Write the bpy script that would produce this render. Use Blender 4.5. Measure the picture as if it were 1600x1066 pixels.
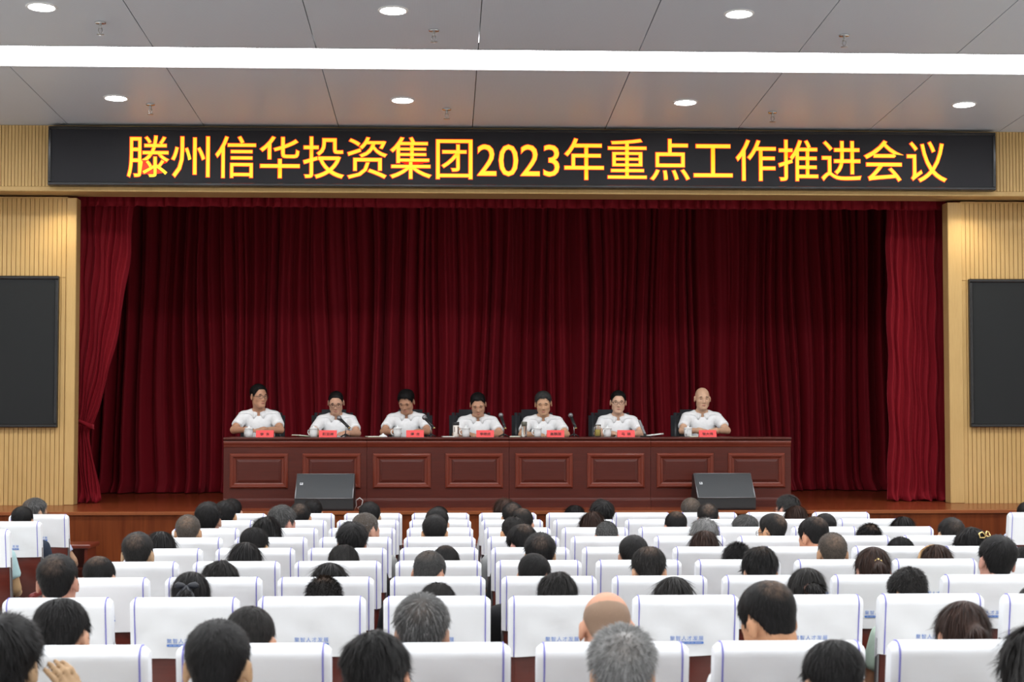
import bpy, bmesh, math, random
import numpy as np
from mathutils import Vector, Matrix, Euler

# ------------------------------------------------------------------ clear
for o in list(bpy.data.objects):
    bpy.data.objects.remove(o, do_unlink=True)
scene = bpy.context.scene
COL = scene.collection
random.seed(7)
RNG = np.random.RandomState(11)
PI = math.pi

# ------------------------------------------------------------------ camera
F = 2600.0                       # focal length in pixels of a 1600 px wide frame
CAMH = 1.915
YAW = math.atan(105.0 / F)
PIT = math.atan(117.0 / F)
cam_d = bpy.data.cameras.new('camera')
cam = bpy.data.objects.new('camera', cam_d)
COL.objects.link(cam)
cam.location = (0, 0, CAMH)
cam.rotation_euler = (PI / 2 + PIT, 0, -YAW)
cam_d.sensor_width = 36.0
cam_d.lens = 36.0 * F / 1600.0
cam_d.clip_start = 0.05
cam_d.clip_end = 100
cam_d.dof.use_dof = True
cam_d.dof.focus_distance = 15.5
cam_d.dof.aperture_fstop = 7.0
scene.camera = cam

# ------------------------------------------------------------------ world, exposure
world = bpy.data.worlds.new('world')
scene.world = world
world.use_nodes = True
world.node_tree.nodes['Background'].inputs[0].default_value = (0, 0, 0, 1)
world.node_tree.nodes['Background'].inputs[1].default_value = 0.0
scene.view_settings.view_transform = 'Standard'
scene.view_settings.look = 'None'
scene.view_settings.gamma = 1.0
scene.view_settings.use_curve_mapping = False
scene.view_settings.exposure = 0.15
STRIP_POWER = 11.0                # emission of the luminous ceiling strips
DOWN_POWER = 40.0                # emission of the round downlights
SOFFIT_POWER = 27.0              # the two lamps under the beam whose glow shows on the screen walls

_f = Vector((math.sin(YAW) * math.cos(PIT), math.cos(YAW) * math.cos(PIT), math.sin(PIT)))
_r = Vector((math.cos(YAW), -math.sin(YAW), 0))
_u = _r.cross(_f)


def px(u, v, Y):
    """point of the place that stands at depth Y and shows at pixel (u, v) of the photograph"""
    d = _f + _r * ((u - 800.0) / F) - _u * ((v - 533.0) / F)
    t = Y / d.y
    return Vector((d.x * t, Y, CAMH + d.z * t))


# ------------------------------------------------------------------ materials
MATS = {}


def newmat(name):
    m = bpy.data.materials.new(name)
    m.use_nodes = True
    nt = m.node_tree
    b = nt.nodes['Principled BSDF']
    MATS[name] = m
    return m, nt, b


def plain(name, col, rough=0.5, metal=0.0, spec=0.5, bump=0.0, bscale=200.0, var=0.0, vscale=5.0, coat=0.0):
    m, nt, b = newmat(name)
    b.inputs['Base Color'].default_value = (*col, 1)
    b.inputs['Roughness'].default_value = rough
    b.inputs['Metallic'].default_value = metal
    b.inputs['Specular IOR Level'].default_value = spec
    b.inputs['Coat Weight'].default_value = coat
    tc = nt.nodes.new('ShaderNodeTexCoord')
    if var > 0:
        n = nt.nodes.new('ShaderNodeTexNoise')
        n.inputs['Scale'].default_value = vscale
        n.inputs['Detail'].default_value = 4
        nt.links.new(tc.outputs['Object'], n.inputs['Vector'])
        mx = nt.nodes.new('ShaderNodeMix'); mx.data_type = 'RGBA'
        mx.inputs[6].default_value = (*[c * (1 - var) for c in col], 1)
        mx.inputs[7].default_value = (*[min(1, c * (1 + var)) for c in col], 1)
        nt.links.new(n.outputs['Fac'], mx.inputs[0])
        nt.links.new(mx.outputs[2], b.inputs['Base Color'])
    if bump > 0:
        n2 = nt.nodes.new('ShaderNodeTexNoise')
        n2.inputs['Scale'].default_value = bscale
        n2.inputs['Detail'].default_value = 3
        nt.links.new(tc.outputs['Object'], n2.inputs['Vector'])
        bp = nt.nodes.new('ShaderNodeBump')
        bp.inputs['Strength'].default_value = bump
        bp.inputs['Distance'].default_value = 0.004
        nt.links.new(n2.outputs['Fac'], bp.inputs['Height'])
        nt.links.new(bp.outputs['Normal'], b.inputs['Normal'])
    return m


def wood(name, c0, c1, axis='Z', rough=0.35, scale=6.0, spec=0.5, coat=0.0):
    """grain running along one axis"""
    m, nt, b = newmat(name)
    tc = nt.nodes.new('ShaderNodeTexCoord')
    mp = nt.nodes.new('ShaderNodeMapping')
    s = [14.0, 14.0, 14.0]
    s['XYZ'.index(axis)] = 0.9
    mp.inputs['Scale'].default_value = s
    nt.links.new(tc.outputs['Object'], mp.inputs['Vector'])
    n = nt.nodes.new('ShaderNodeTexNoise')
    n.inputs['Scale'].default_value = scale
    n.inputs['Detail'].default_value = 6
    n.inputs['Distortion'].default_value = 0.6
    nt.links.new(mp.outputs['Vector'], n.inputs['Vector'])
    n2 = nt.nodes.new('ShaderNodeTexNoise')
    n2.inputs['Scale'].default_value = 1.3
    nt.links.new(tc.outputs['Object'], n2.inputs['Vector'])
    ad = nt.nodes.new('ShaderNodeMath'); ad.operation = 'ADD'
    nt.links.new(n.outputs['Fac'], ad.inputs[0]); nt.links.new(n2.outputs['Fac'], ad.inputs[1])
    r = nt.nodes.new('ShaderNodeMapRange')
    r.inputs[1].default_value = 0.65; r.inputs[2].default_value = 1.35
    nt.links.new(ad.outputs[0], r.inputs[0])
    mx = nt.nodes.new('ShaderNodeMix'); mx.data_type = 'RGBA'
    mx.inputs[6].default_value = (*c0, 1); mx.inputs[7].default_value = (*c1, 1)
    nt.links.new(r.outputs[0], mx.inputs[0])
    nt.links.new(mx.outputs[2], b.inputs['Base Color'])
    b.inputs['Roughness'].default_value = rough
    b.inputs['Specular IOR Level'].default_value = spec
    b.inputs['Coat Weight'].default_value = coat
    b.inputs['Coat Roughness'].default_value = 0.15
    return m


def emit(name, col, power):
    m, nt, b = newmat(name)
    b.inputs['Base Color'].default_value = (*col, 1)
    b.inputs['Emission Color'].default_value = (*col, 1)
    b.inputs['Emission Strength'].default_value = power
    return m


def objcolor(name, rough, spec=0.4, noise=0.25, nscale=60.0, bump=0.0, bscale=150.0, sheen=0.0):
    """colour comes from the object's own colour"""
    m, nt, b = newmat(name)
    oi = nt.nodes.new('ShaderNodeObjectInfo')
    tc = nt.nodes.new('ShaderNodeTexCoord')
    n = nt.nodes.new('ShaderNodeTexNoise'); n.inputs['Scale'].default_value = nscale; n.inputs['Detail'].default_value = 3
    nt.links.new(tc.outputs['Object'], n.inputs['Vector'])
    r = nt.nodes.new('ShaderNodeMapRange')
    r.inputs[1].default_value = 0.3; r.inputs[2].default_value = 0.7
    r.inputs[3].default_value = 1 - noise; r.inputs[4].default_value = 1 + noise
    nt.links.new(n.outputs['Fac'], r.inputs[0])
    mu = nt.nodes.new('ShaderNodeVectorMath'); mu.operation = 'SCALE'
    nt.links.new(oi.outputs['Color'], mu.inputs[0]); nt.links.new(r.outputs[0], mu.inputs['Scale'])
    nt.links.new(mu.outputs[0], b.inputs['Base Color'])
    b.inputs['Roughness'].default_value = rough
    b.inputs['Specular IOR Level'].default_value = spec
    b.inputs['Sheen Weight'].default_value = sheen
    if bump > 0:
        n2 = nt.nodes.new('ShaderNodeTexNoise'); n2.inputs['Scale'].default_value = bscale; n2.inputs['Detail'].default_value = 3
        nt.links.new(tc.outputs['Object'], n2.inputs['Vector'])
        bp = nt.nodes.new('ShaderNodeBump'); bp.inputs['Strength'].default_value = bump; bp.inputs['Distance'].default_value = 0.01
        nt.links.new(n2.outputs['Fac'], bp.inputs['Height']); nt.links.new(bp.outputs['Normal'], b.inputs['Normal'])
    return m


M_slat = wood('beige_wood', (0.52, 0.335, 0.125), (0.63, 0.42, 0.175), 'Z', 0.45, spec=0.25)
M_groove = plain('groove_brown', (0.16, 0.10, 0.045), 0.7)
M_trim = wood('trim_wood', (0.53, 0.345, 0.135), (0.61, 0.41, 0.17), 'Z', 0.4, spec=0.25)
M_stage = wood('stage_floor_wood', (0.17, 0.034, 0.011), (0.25, 0.056, 0.018), 'X', 0.25, 4, spec=0.35)
M_stagefront = wood('stage_front_wood', (0.075, 0.013, 0.004), (0.20, 0.050, 0.014), 'Z', 0.4, 1.2, spec=0.12)
M_stageedge = wood('stage_edge_wood', (0.20, 0.055, 0.018), (0.27, 0.080, 0.026), 'X', 0.35, 4, spec=0.25)
M_desk = wood('mahogany', (0.062, 0.0125, 0.0085), (0.096, 0.020, 0.013), 'X', 0.3, 5, spec=0.25, coat=0.06)
M_deskred = wood('mahogany_red', (0.125, 0.022, 0.012), (0.165, 0.032, 0.016), 'X', 0.28, 5, spec=0.3, coat=0.08)
M_chairwood = wood('chair_back_wood', (0.085, 0.013, 0.008), (0.13, 0.022, 0.013), 'X', 0.32, 4)
M_seatred = plain('seat_fabric', (0.12, 0.012, 0.014), 0.8, bump=0.2)
M_arm = plain('armrest_leather', (0.16, 0.022, 0.02), 0.35, bump=0.1)
M_grey = plain('grey_metal', (0.22, 0.22, 0.23), 0.4, 0.6)
M_dark = plain('dark_metal', (0.03, 0.03, 0.032), 0.45)
M_floor = plain('hall_floor', (0.55, 0.53, 0.50), 0.3, var=0.08, vscale=3)
M_plaster = plain('white_plaster', (0.74, 0.73, 0.71), 0.8)
M_white = None
M_print = plain('print_blue', (0.10, 0.24, 0.66), 0.7)
M_printwhite = plain('print_white', (0.85, 0.87, 0.9), 0.7)
M_piping = plain('piping_blue', (0.22, 0.21, 0.62), 0.6)
M_black = plain('black_plastic', (0.016, 0.016, 0.017), 0.4)
M_blackgloss = plain('black_gloss', (0.012, 0.012, 0.013), 0.16)
M_screen = plain('screen_black', (0.015, 0.017, 0.018), 0.5, spec=0.22, bump=0.15, bscale=600)
M_led = plain('led_black', (0.013, 0.013, 0.017), 0.45, spec=0.25)
M_leather = plain('black_leather', (0.028, 0.031, 0.036), 0.34, bump=0.15, bscale=90)
M_grille = plain('speaker_grille', (0.050, 0.055, 0.060), 0.5, bump=0.5, bscale=700)
M_ceram = plain('white_ceramic', (0.85, 0.87, 0.87), 0.18)
M_plate = plain('red_plate', (0.78, 0.035, 0.035), 0.4)
M_ink = plain('black_ink', (0.05, 0.004, 0.004), 0.6)
M_steel = plain('steel', (0.45, 0.45, 0.45), 0.3, 0.9)
M_chrome = plain('chrome', (0.7, 0.7, 0.7), 0.15, 1.0)
M_paper = plain('paper', (0.80, 0.80, 0.76), 0.7)
M_paperg = plain('paper_green', (0.50, 0.56, 0.26), 0.7)
M_gold = plain('gold_clip', (0.75, 0.55, 0.22), 0.25, 0.9)
M_tan = plain('tan_band', (0.50, 0.30, 0.14), 0.7)
M_ribbon = plain('black_ribbon', (0.012, 0.014, 0.02), 0.5)
M_scrunch = plain('brown_scrunchie', (0.09, 0.035, 0.02), 0.8, bump=0.4)
M_lens = None
M_eye = plain('eye_dark', (0.02, 0.013, 0.010), 0.25)
M_lip = plain('lip', (0.40, 0.14, 0.11), 0.5)
M_brow = plain('brow_hair', (0.03, 0.022, 0.02), 0.7)
M_strip = emit('strip_light', (0.97, 0.985, 1.0), STRIP_POWER)
M_down = emit('downlight_lens', (1.0, 0.99, 0.97), DOWN_POWER)
M_ledred = emit('led_red', (1.0, 0.03, 0.005), 1.0)
M_ledyel = emit('led_yellow', (1.0, 0.52, 0.02), 1.0)
M_skin = objcolor('skin', 0.5, 0.35, 0.06, 30)
M_shirt = objcolor('shirt_cloth', 0.85, 0.2, 0.05, 30, 0.35, 18)
M_trouser = objcolor('trouser_cloth', 0.85, 0.2, 0.1, 60)


def m_cover():
    m, nt, b = newmat('white_cover')
    b.inputs['Base Color'].default_value = (0.90, 0.92, 0.95, 1)
    b.inputs['Roughness'].default_value = 0.8
    b.inputs['Specular IOR Level'].default_value = 0.15
    tc = nt.nodes.new('ShaderNodeTexCoord')
    oi = nt.nodes.new('ShaderNodeObjectInfo')
    mp = nt.nodes.new('ShaderNodeMapping')
    mp.inputs['Scale'].default_value = (2.5, 4, 6)
    mp.inputs['Rotation'].default_value = (0, 0.5, 0)
    ad = nt.nodes.new('ShaderNodeVectorMath'); ad.operation = 'ADD'
    ml = nt.nodes.new('ShaderNodeMath'); ml.operation = 'MULTIPLY'; ml.inputs[1].default_value = 37.0
    nt.links.new(oi.outputs['Random'], ml.inputs[0])
    nt.links.new(tc.outputs['Object'], ad.inputs[0]); nt.links.new(ml.outputs[0], ad.inputs[1])
    nt.links.new(ad.outputs[0], mp.inputs['Vector'])
    n = nt.nodes.new('ShaderNodeTexNoise'); n.inputs['Scale'].default_value = 1.6; n.inputs['Detail'].default_value = 2
    n.inputs['Distortion'].default_value = 0.8
    nt.links.new(mp.outputs['Vector'], n.inputs['Vector'])
    n2 = nt.nodes.new('ShaderNodeTexNoise'); n2.inputs['Scale'].default_value = 500
    nt.links.new(tc.outputs['Object'], n2.inputs['Vector'])
    bp = nt.nodes.new('ShaderNodeBump'); bp.inputs['Strength'].default_value = 0.22; bp.inputs['Distance'].default_value = 0.010
    nt.links.new(n.outputs['Fac'], bp.inputs['Height'])
    bp2 = nt.nodes.new('ShaderNodeBump'); bp2.inputs['Strength'].default_value = 0.12; bp2.inputs['Distance'].default_value = 0.001
    nt.links.new(n2.outputs['Fac'], bp2.inputs['Height']); nt.links.new(bp.outputs['Normal'], bp2.inputs['Normal'])
    nt.links.new(bp2.outputs['Normal'], b.inputs['Normal'])
    return m


M_white = m_cover()


def m_velvet(name, c, sheen):
    m, nt, b = newmat(name)
    tc = nt.nodes.new('ShaderNodeTexCoord')
    n = nt.nodes.new('ShaderNodeTexNoise'); n.inputs['Scale'].default_value = 1.2; n.inputs['Detail'].default_value = 3
    mp = nt.nodes.new('ShaderNodeMapping'); mp.inputs['Scale'].default_value = (5, 5, 0.6)
    nt.links.new(tc.outputs['Object'], mp.inputs['Vector']); nt.links.new(mp.outputs['Vector'], n.inputs['Vector'])
    mx = nt.nodes.new('ShaderNodeMix'); mx.data_type = 'RGBA'
    mx.inputs[6].default_value = (c[0] * 0.95, c[1] * 0.95, c[2] * 0.95, 1)
    mx.inputs[7].default_value = (c[0] * 1.05, c[1] * 1.05, c[2] * 1.05, 1)
    nt.links.new(n.outputs['Fac'], mx.inputs[0]); nt.links.new(mx.outputs[2], b.inputs['Base Color'])
    b.inputs['Roughness'].default_value = 0.75
    b.inputs['Specular IOR Level'].default_value = 0.15
    b.inputs['Sheen Weight'].default_value = sheen
    b.inputs['Sheen Roughness'].default_value = 0.35
    b.inputs['Sheen Tint'].default_value = (0.9, 0.1, 0.14, 1)
    return m


M_velvet = m_velvet('red_velvet', (0.205, 0.0065, 0.014), 0.5)


def m_ceiling():
    m, nt, b = newmat('ceiling_panel_metal')
    b.inputs['Base Color'].default_value = (0.40, 0.385, 0.385, 1)
    b.inputs['Metallic'].default_value = 0.0
    b.inputs['Roughness'].default_value = 0.42
    b.inputs['Specular IOR Level'].default_value = 0.3
    tc = nt.nodes.new('ShaderNodeTexCoord')
    w = nt.nodes.new('ShaderNodeTexWave'); w.bands_direction = 'X'; w.inputs['Scale'].default_value = 26.0
    nt.links.new(tc.outputs['Object'], w.inputs['Vector'])
    mx = nt.nodes.new('ShaderNodeMix'); mx.data_type = 'RGBA'
    mx.inputs[6].default_value = (0.60, 0.645, 0.70, 1); mx.inputs[7].default_value = (0.53, 0.57, 0.62, 1)
    nt.links.new(w.outputs['Fac'], mx.inputs[0]); nt.links.new(mx.outputs[2], b.inputs['Base Color'])
    return m


M_ceil = m_ceiling()


def m_hair():
    m, nt, b = newmat('hair')
    oi = nt.nodes.new('ShaderNodeObjectInfo')
    at = nt.nodes.new('ShaderNodeAttribute'); at.attribute_name = 'rnd'
    gr = nt.nodes.new('ShaderNodeAttribute'); gr.attribute_type = 'OBJECT'; gr.attribute_name = 'grey'
    th = nt.nodes.new('ShaderNodeAttribute'); th.attribute_type = 'OBJECT'; th.attribute_name = 'thin'
    tc = nt.nodes.new('ShaderNodeTexCoord')
    # grey strands mixed among the dark ones
    lt = nt.nodes.new('ShaderNodeMath'); lt.operation = 'LESS_THAN'
    nt.links.new(at.outputs['Fac'], lt.inputs[0]); nt.links.new(gr.outputs['Fac'], lt.inputs[1])
    mx = nt.nodes.new('ShaderNodeMix'); mx.data_type = 'RGBA'
    nt.links.new(lt.outputs[0], mx.inputs[0]); nt.links.new(oi.outputs['Color'], mx.inputs[6])
    mx.inputs[7].default_value = (0.36, 0.355, 0.35, 1)
    # scalp showing through at the crown
    mp = nt.nodes.new('ShaderNodeMapping'); mp.inputs['Location'].default_value = (0.0, 0.085, -0.085)
    nt.links.new(tc.outputs['Object'], mp.inputs['Vector'])
    ln = nt.nodes.new('ShaderNodeVectorMath'); ln.operation = 'LENGTH'
    nt.links.new(mp.outputs['Vector'], ln.inputs[0])
    nz = nt.nodes.new('ShaderNodeTexNoise'); nz.inputs['Scale'].default_value = 55; nz.inputs['Detail'].default_value = 3
    nt.links.new(tc.outputs['Object'], nz.inputs['Vector'])
    rg = nt.nodes.new('ShaderNodeMapRange'); rg.inputs[1].default_value = 0.012; rg.inputs[2].default_value = 0.062
    rg.inputs[3].default_value = 1.0; rg.inputs[4].default_value = 0.0
    nt.links.new(ln.outputs['Value'], rg.inputs[0])
    m1 = nt.nodes.new('ShaderNodeMath'); m1.operation = 'MULTIPLY'
    nt.links.new(rg.outputs[0], m1.inputs[0]); nt.links.new(th.outputs['Fac'], m1.inputs[1])
    r2 = nt.nodes.new('ShaderNodeMapRange'); r2.inputs[1].default_value = 0.25; r2.inputs[2].default_value = 0.85
    nt.links.new(nz.outputs['Fac'], r2.inputs[0])
    m2 = nt.nodes.new('ShaderNodeMath'); m2.operation = 'MULTIPLY'
    nt.links.new(m1.outputs[0], m2.inputs[0]); nt.links.new(r2.outputs[0], m2.inputs[1])
    mx2 = nt.nodes.new('ShaderNodeMix'); mx2.data_type = 'RGBA'
    nt.links.new(m2.outputs[0], mx2.inputs[0]); nt.links.new(mx.outputs[2], mx2.inputs[6])
    mx2.inputs[7].default_value = (0.34, 0.22, 0.155, 1)
    # strand to strand variation
    r3 = nt.nodes.new('ShaderNodeMapRange'); r3.inputs[3].default_value = 0.20; r3.inputs[4].default_value = 1.35
    nt.links.new(at.outputs['Fac'], r3.inputs[0])
    sc = nt.nodes.new('ShaderNodeVectorMath'); sc.operation = 'SCALE'
    nt.links.new(mx2.outputs[2], sc.inputs[0]); nt.links.new(r3.outputs[0], sc.inputs['Scale'])
    nt.links.new(sc.outputs[0], b.inputs['Base Color'])
    b.inputs['Roughness'].default_value = 0.5
    b.inputs['Specular IOR Level'].default_value = 0.16
    return m


M_hair = m_hair()


def m_glass(name, col, rough=0.03):
    m, nt, b = newmat(name)
    b.inputs['Base Color'].default_value = (*col, 1)
    b.inputs['Transmission Weight'].default_value = 0.95
    b.inputs['Roughness'].default_value = rough
    b.inputs['IOR'].default_value = 1.3
    return m


M_glass = m_glass('bottle_glass', (0.86, 0.88, 0.86))
M_tea = plain('tea', (0.80, 0.58, 0.05), 0.15)
M_lens = m_glass('lens_glass', (0.95, 0.97, 0.98))


# ------------------------------------------------------------------ mesh helpers
class MB:
    """collects shapes into one mesh"""
    def __init__(s):
        s.v = []; s.f = []; s.smooth = []

    def add(s, vs, fs, smooth=False):
        o = len(s.v)
        s.v.extend([tuple(p) for p in vs])
        s.f.extend([tuple(i + o for i in f) for f in fs])
        s.smooth.extend([smooth] * len(fs))
        return s

    def box(s, x0, x1, y0, y1, z0, z1, bev=0.0):
        if bev <= 0:
            vs = [(x, y, z) for z in (z0, z1) for y in (y0, y1) for x in (x0, x1)]
            fs = [(0, 2, 3, 1), (4, 5, 7, 6), (0, 1, 5, 4), (2, 6, 7, 3), (0, 4, 6, 2), (1, 3, 7, 5)]
            return s.add(vs, fs)
        c = [(x0 + x1) / 2, (y0 + y1) / 2, (z0 + z1) / 2]
        h = [(x1 - x0) / 2, (y1 - y0) / 2, (z1 - z0) / 2]
        bm = bmesh.new()
        bmesh.ops.create_cube(bm, size=2.0)
        for v in bm.verts:
            v.co = Vector((c[0] + v.co.x * h[0], c[1] + v.co.y * h[1], c[2] + v.co.z * h[2]))
        bmesh.ops.bevel(bm, geom=list(bm.edges), offset=min(bev, min(h) * 0.95), segments=2 if bev > 0.012 else 1, affect='EDGES')
        bm.verts.index_update()
        s.add([v.co[:] for v in bm.verts], [[v.index for v in f.verts] for f in bm.faces], bev > 0.012)
        bm.free()
        return s

    def tube(s, pts, r, n=8, cap=True):
        pts = [Vector(p) for p in pts]
        rs = r if isinstance(r, (list, tuple)) else [r] * len(pts)
        vs = []; fs = []
        t0 = (pts[1] - pts[0]).normalized()
        ref = Vector((0, 0, 1)) if abs(t0.z) < 0.9 else Vector((1, 0, 0))
        a = t0.cross(ref).normalized()
        for i, p in enumerate(pts):
            if i == 0: t = (pts[1] - pts[0])
            elif i == len(pts) - 1: t = pts[-1] - pts[-2]
            else: t = pts[i + 1] - pts[i - 1]
            t.normalize()
            a = (a - t * a.dot(t)).normalized()
            b = t.cross(a)
            for k in range(n):
                an = 2 * PI * k / n
                vs.append(p + a * math.cos(an) * rs[i] + b * math.sin(an) * rs[i])
        for i in range(len(pts) - 1):
            for k in range(n):
                k2 = (k + 1) % n
                fs.append((i * n + k, i * n + k2, (i + 1) * n + k2, (i + 1) * n + k))
        if cap:
            fs.append(tuple(range(n))[::-1])
            fs.append(tuple((len(pts) - 1) * n + k for k in range(n)))
        return s.add(vs, fs, True)

    def lathe(s, prof, c=(0, 0, 0), n=24, M=None):
        """prof = (r, z) pairs from bottom to top"""
        vs = []; fs = []
        for (r, z) in prof:
            for k in range(n):
                a = 2 * PI * k / n
                p = Vector((r * math.cos(a), r * math.sin(a), z))
                if M is not None: p = M @ p
                vs.append((p.x + c[0], p.y + c[1], p.z + c[2]))
        m = len(prof)
        for i in range(m - 1):
            for k in range(n):
                k2 = (k + 1) % n
                fs.append((i * n + k, i * n + k2, (i + 1) * n + k2, (i + 1) * n + k))
        fs.append(tuple(range(n))[::-1])
        fs.append(tuple((m - 1) * n + k for k in range(n)))
        return s.add(vs, fs, True)

    def prism(s, poly, x0, x1, axis='X'):
        """polygon given in the two other axes, swept along axis"""
        n = len(poly); vs = []
        for x in (x0, x1):
            for (a, b) in poly:
                vs.append((x, a, b) if axis == 'X' else ((a, x, b) if axis == 'Y' else (a, b, x)))
        fs = [tuple(range(n))[::-1], tuple(range(n, 2 * n))]
        for i in range(n):
            j = (i + 1) % n
            fs.append((i, j, n + j, n + i))
        return s.add(vs, fs)

    def sphere(s, c, r, n=12, m=8):
        rx, ry, rz = r if isinstance(r, (list, tuple)) else (r, r, r)
        vs = [(c[0], c[1], c[2] - rz)]
        for i in range(1, m):
            t = -PI / 2 + PI * i / m
            for k in range(n):
                a = 2 * PI * k / n
                vs.append((c[0] + rx * math.cos(t) * math.cos(a), c[1] + ry * math.cos(t) * math.sin(a), c[2] + rz * math.sin(t)))
        vs.append((c[0], c[1], c[2] + rz))
        fs = []
        for k in range(n): fs.append((0, 1 + (k + 1) % n, 1 + k))
        for i in range(m - 2):
            for k in range(n):
                k2 = (k + 1) % n
                fs.append((1 + i * n + k, 1 + i * n + k2, 1 + (i + 1) * n + k2, 1 + (i + 1) * n + k))
        top = len(vs) - 1; o = 1 + (m - 2) * n
        for k in range(n): fs.append((o + k, o + (k + 1) % n, top))
        return s.add(vs, fs, True)

    def grid(s, P, smooth=True):
        """P[i][j] points"""
        ni = len(P); nj = len(P[0])
        vs = [p for row in P for p in row]
        fs = [(i * nj + j, i * nj + j + 1, (i + 1) * nj + j + 1, (i + 1) * nj + j) for i in range(ni - 1) for j in range(nj - 1)]
        return s.add(vs, fs, smooth)

    def mesh(s, name, mat):
        me = bpy.data.meshes.new(name)
        me.from_pydata(s.v, [], s.f)
        me.polygons.foreach_set('use_smooth', s.smooth)
        bm = bmesh.new(); bm.from_mesh(me)
        bmesh.ops.recalc_face_normals(bm, faces=bm.faces)
        bm.to_mesh(me); bm.free()
        if mat: me.materials.append(mat)
        me.update()
        return me

    def build(s, name, mat, parent=None, loc=None):
        return link(name, s.mesh(name, mat), parent, loc)


def link(name, me, parent=None, loc=None):
    o = bpy.data.objects.new(name, me)
    COL.objects.link(o)
    if parent is not None: o.parent = parent
    if loc is not None: o.location = loc
    return o


def tag(o, label=None, cat=None, group=None, kind=None):
    if label: o['label'] = label
    if cat: o['category'] = cat
    if group: o['group'] = group
    if kind: o['kind'] = kind
    return o


def thing(name, loc, label, cat, group=None, rz=0.0):
    o = bpy.data.objects.new(name, None)
    o.empty_display_size = 0.1
    COL.objects.link(o)
    o.location = loc
    o.rotation_euler = (0, 0, rz)
    return tag(o, label, cat, group)


def text_mesh(name, body, mat, w=None, h=None, offset=0.0, spacing=1.0, extrude=0.0):
    """flat lettering in the XZ plane, facing -Y, centred; fitted to width w and height h"""
    cu = bpy.data.curves.new(name, 'FONT')
    cu.body = body
    cu.offset = offset
    cu.space_character = spacing
    cu.resolution_u = 3
    cu.extrude = extrude
    ob = bpy.data.objects.new(name, cu)
    COL.objects.link(ob)
    bpy.context.view_layer.update()
    dg = bpy.context.evaluated_depsgraph_get()
    me = bpy.data.meshes.new_from_object(ob.evaluated_get(dg))
    bpy.data.objects.remove(ob, do_unlink=True)
    me.name = name
    co = np.empty(len(me.vertices) * 3); me.vertices.foreach_get('co', co); co = co.reshape(-1, 3)
    lo = co.min(0); hi = co.max(0); c = (lo + hi) / 2
    sx = (w / (hi[0] - lo[0])) if w else 1.0
    sz = (h / (hi[1] - lo[1])) if h else sx
    if not w: sx = sz
    out = np.stack([(co[:, 0] - c[0]) * sx, -co[:, 2], (co[:, 1] - c[1]) * sz], 1)
    me.vertices.foreach_set('co', out.ravel())
    me.materials.clear(); me.materials.append(mat)
    me.update()
    return me

# ------------------------------------------------------------------ the hall
YS, YH, YW, YC = 16.0, 16.7, 17.28, 20.2      # stage edge, header face, screen wall, back curtain
HST = px(800, 799, YS).z                      # stage floor height
XL, XR, YB = -7.2, 8.6, -3.6
ZC0 = px(800, 201, YH).z                      # ceiling height at the header


def zc(y):
    return ZC0 + 0.05 * (YH - y)


def solve_y(v):
    lo, hi = 5.0, 17.0
    for _ in range(50):
        m = (lo + hi) / 2
        if px(800, v, m).z > zc(m): hi = m
        else: lo = m
    return lo


o = MB().box(XL, XR, YB, YS, -0.1, 0).build('floor', M_floor); tag(o, kind='structure', label='pale grey hall floor under the seat rows')  # unseen floor, toned pale to bounce light up to the ceiling
o = MB().box(XL - .1, XL, YB, 21, 0, 6.0).build('wall_left', M_plaster); tag(o, kind='structure', label='pale side wall of the hall')
o = MB().box(XR, XR + .1, YB, 21, 0, 6.0).build('wall_right', M_plaster); tag(o, kind='structure', label='pale side wall of the hall')
o = MB().box(XL, XR, YB - .1, YB, 0, 6.0).build('wall_back', M_plaster); tag(o, kind='structure', label='pale rear wall of the hall')
o = MB().box(XL, XR, 20.9, 21, HST, 6.0).build('wall_stage', M_groove); tag(o, kind='structure', label='brown wall behind the stage curtain')

# stage: platform, front boarding, edge strip
st = MB().box(XL, XR, YS + .02, 20.9, HST - .05, HST).build('stage_floor', M_stage)
tag(st, kind='structure', label='glossy red-brown wooden stage floor')
fr = MB().box(XL, XR, YS, YS + .04, 0, HST - .030).build('stage_front', M_stagefront)
tag(fr, kind='structure', label='dark red-brown veneered stage front')
ed = MB().box(XL, XR, YS - .025, YS + .03, HST - .030, HST + .002, .004).build('stage_edge', M_stageedge)
tag(ed, kind='structure', label='lighter wooden edge strip along the stage')

# ceiling: backing, panels between the luminous strips
y0, y1 = solve_y(78), solve_y(110)
PER = 4.3
strips = [(y0 - PER * k, y1 - PER * k) for k in range(4)]
bk = MB()
bk.add([(XL, YB, zc(YB) + .09), (XR, YB, zc(YB) + .09), (XR, YH + .1, zc(YH) + .09), (XL, YH + .1, zc(YH) + .09),
        (XL, YB, zc(YB) + .2), (XR, YB, zc(YB) + .2), (XR, YH + .1, zc(YH) + .2), (XL, YH + .1, zc(YH) + .2)],
       [(0, 1, 2, 3), (4, 7, 6, 5), (0, 4, 5, 1), (1, 5, 6, 2), (2, 6, 7, 3), (3, 7, 4, 0)])
ceil = bk.build('ceiling', M_grey)
tag(ceil, kind='structure', label='grey metal panel ceiling sloping down towards the stage')
segs = []
edge = YH
for (a, b) in strips:
    segs.append((b, edge)); edge = a
segs.append((YB, edge))
PW = 1.345
xs0 = px(738, 200, YH).x
x = xs0 - PW * 7
cols = []
while x < XR:
    cols.append((max(x, XL), min(x + PW, XR))); x += PW
cols = [c for c in cols if c[1] - c[0] > .1]
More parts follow.
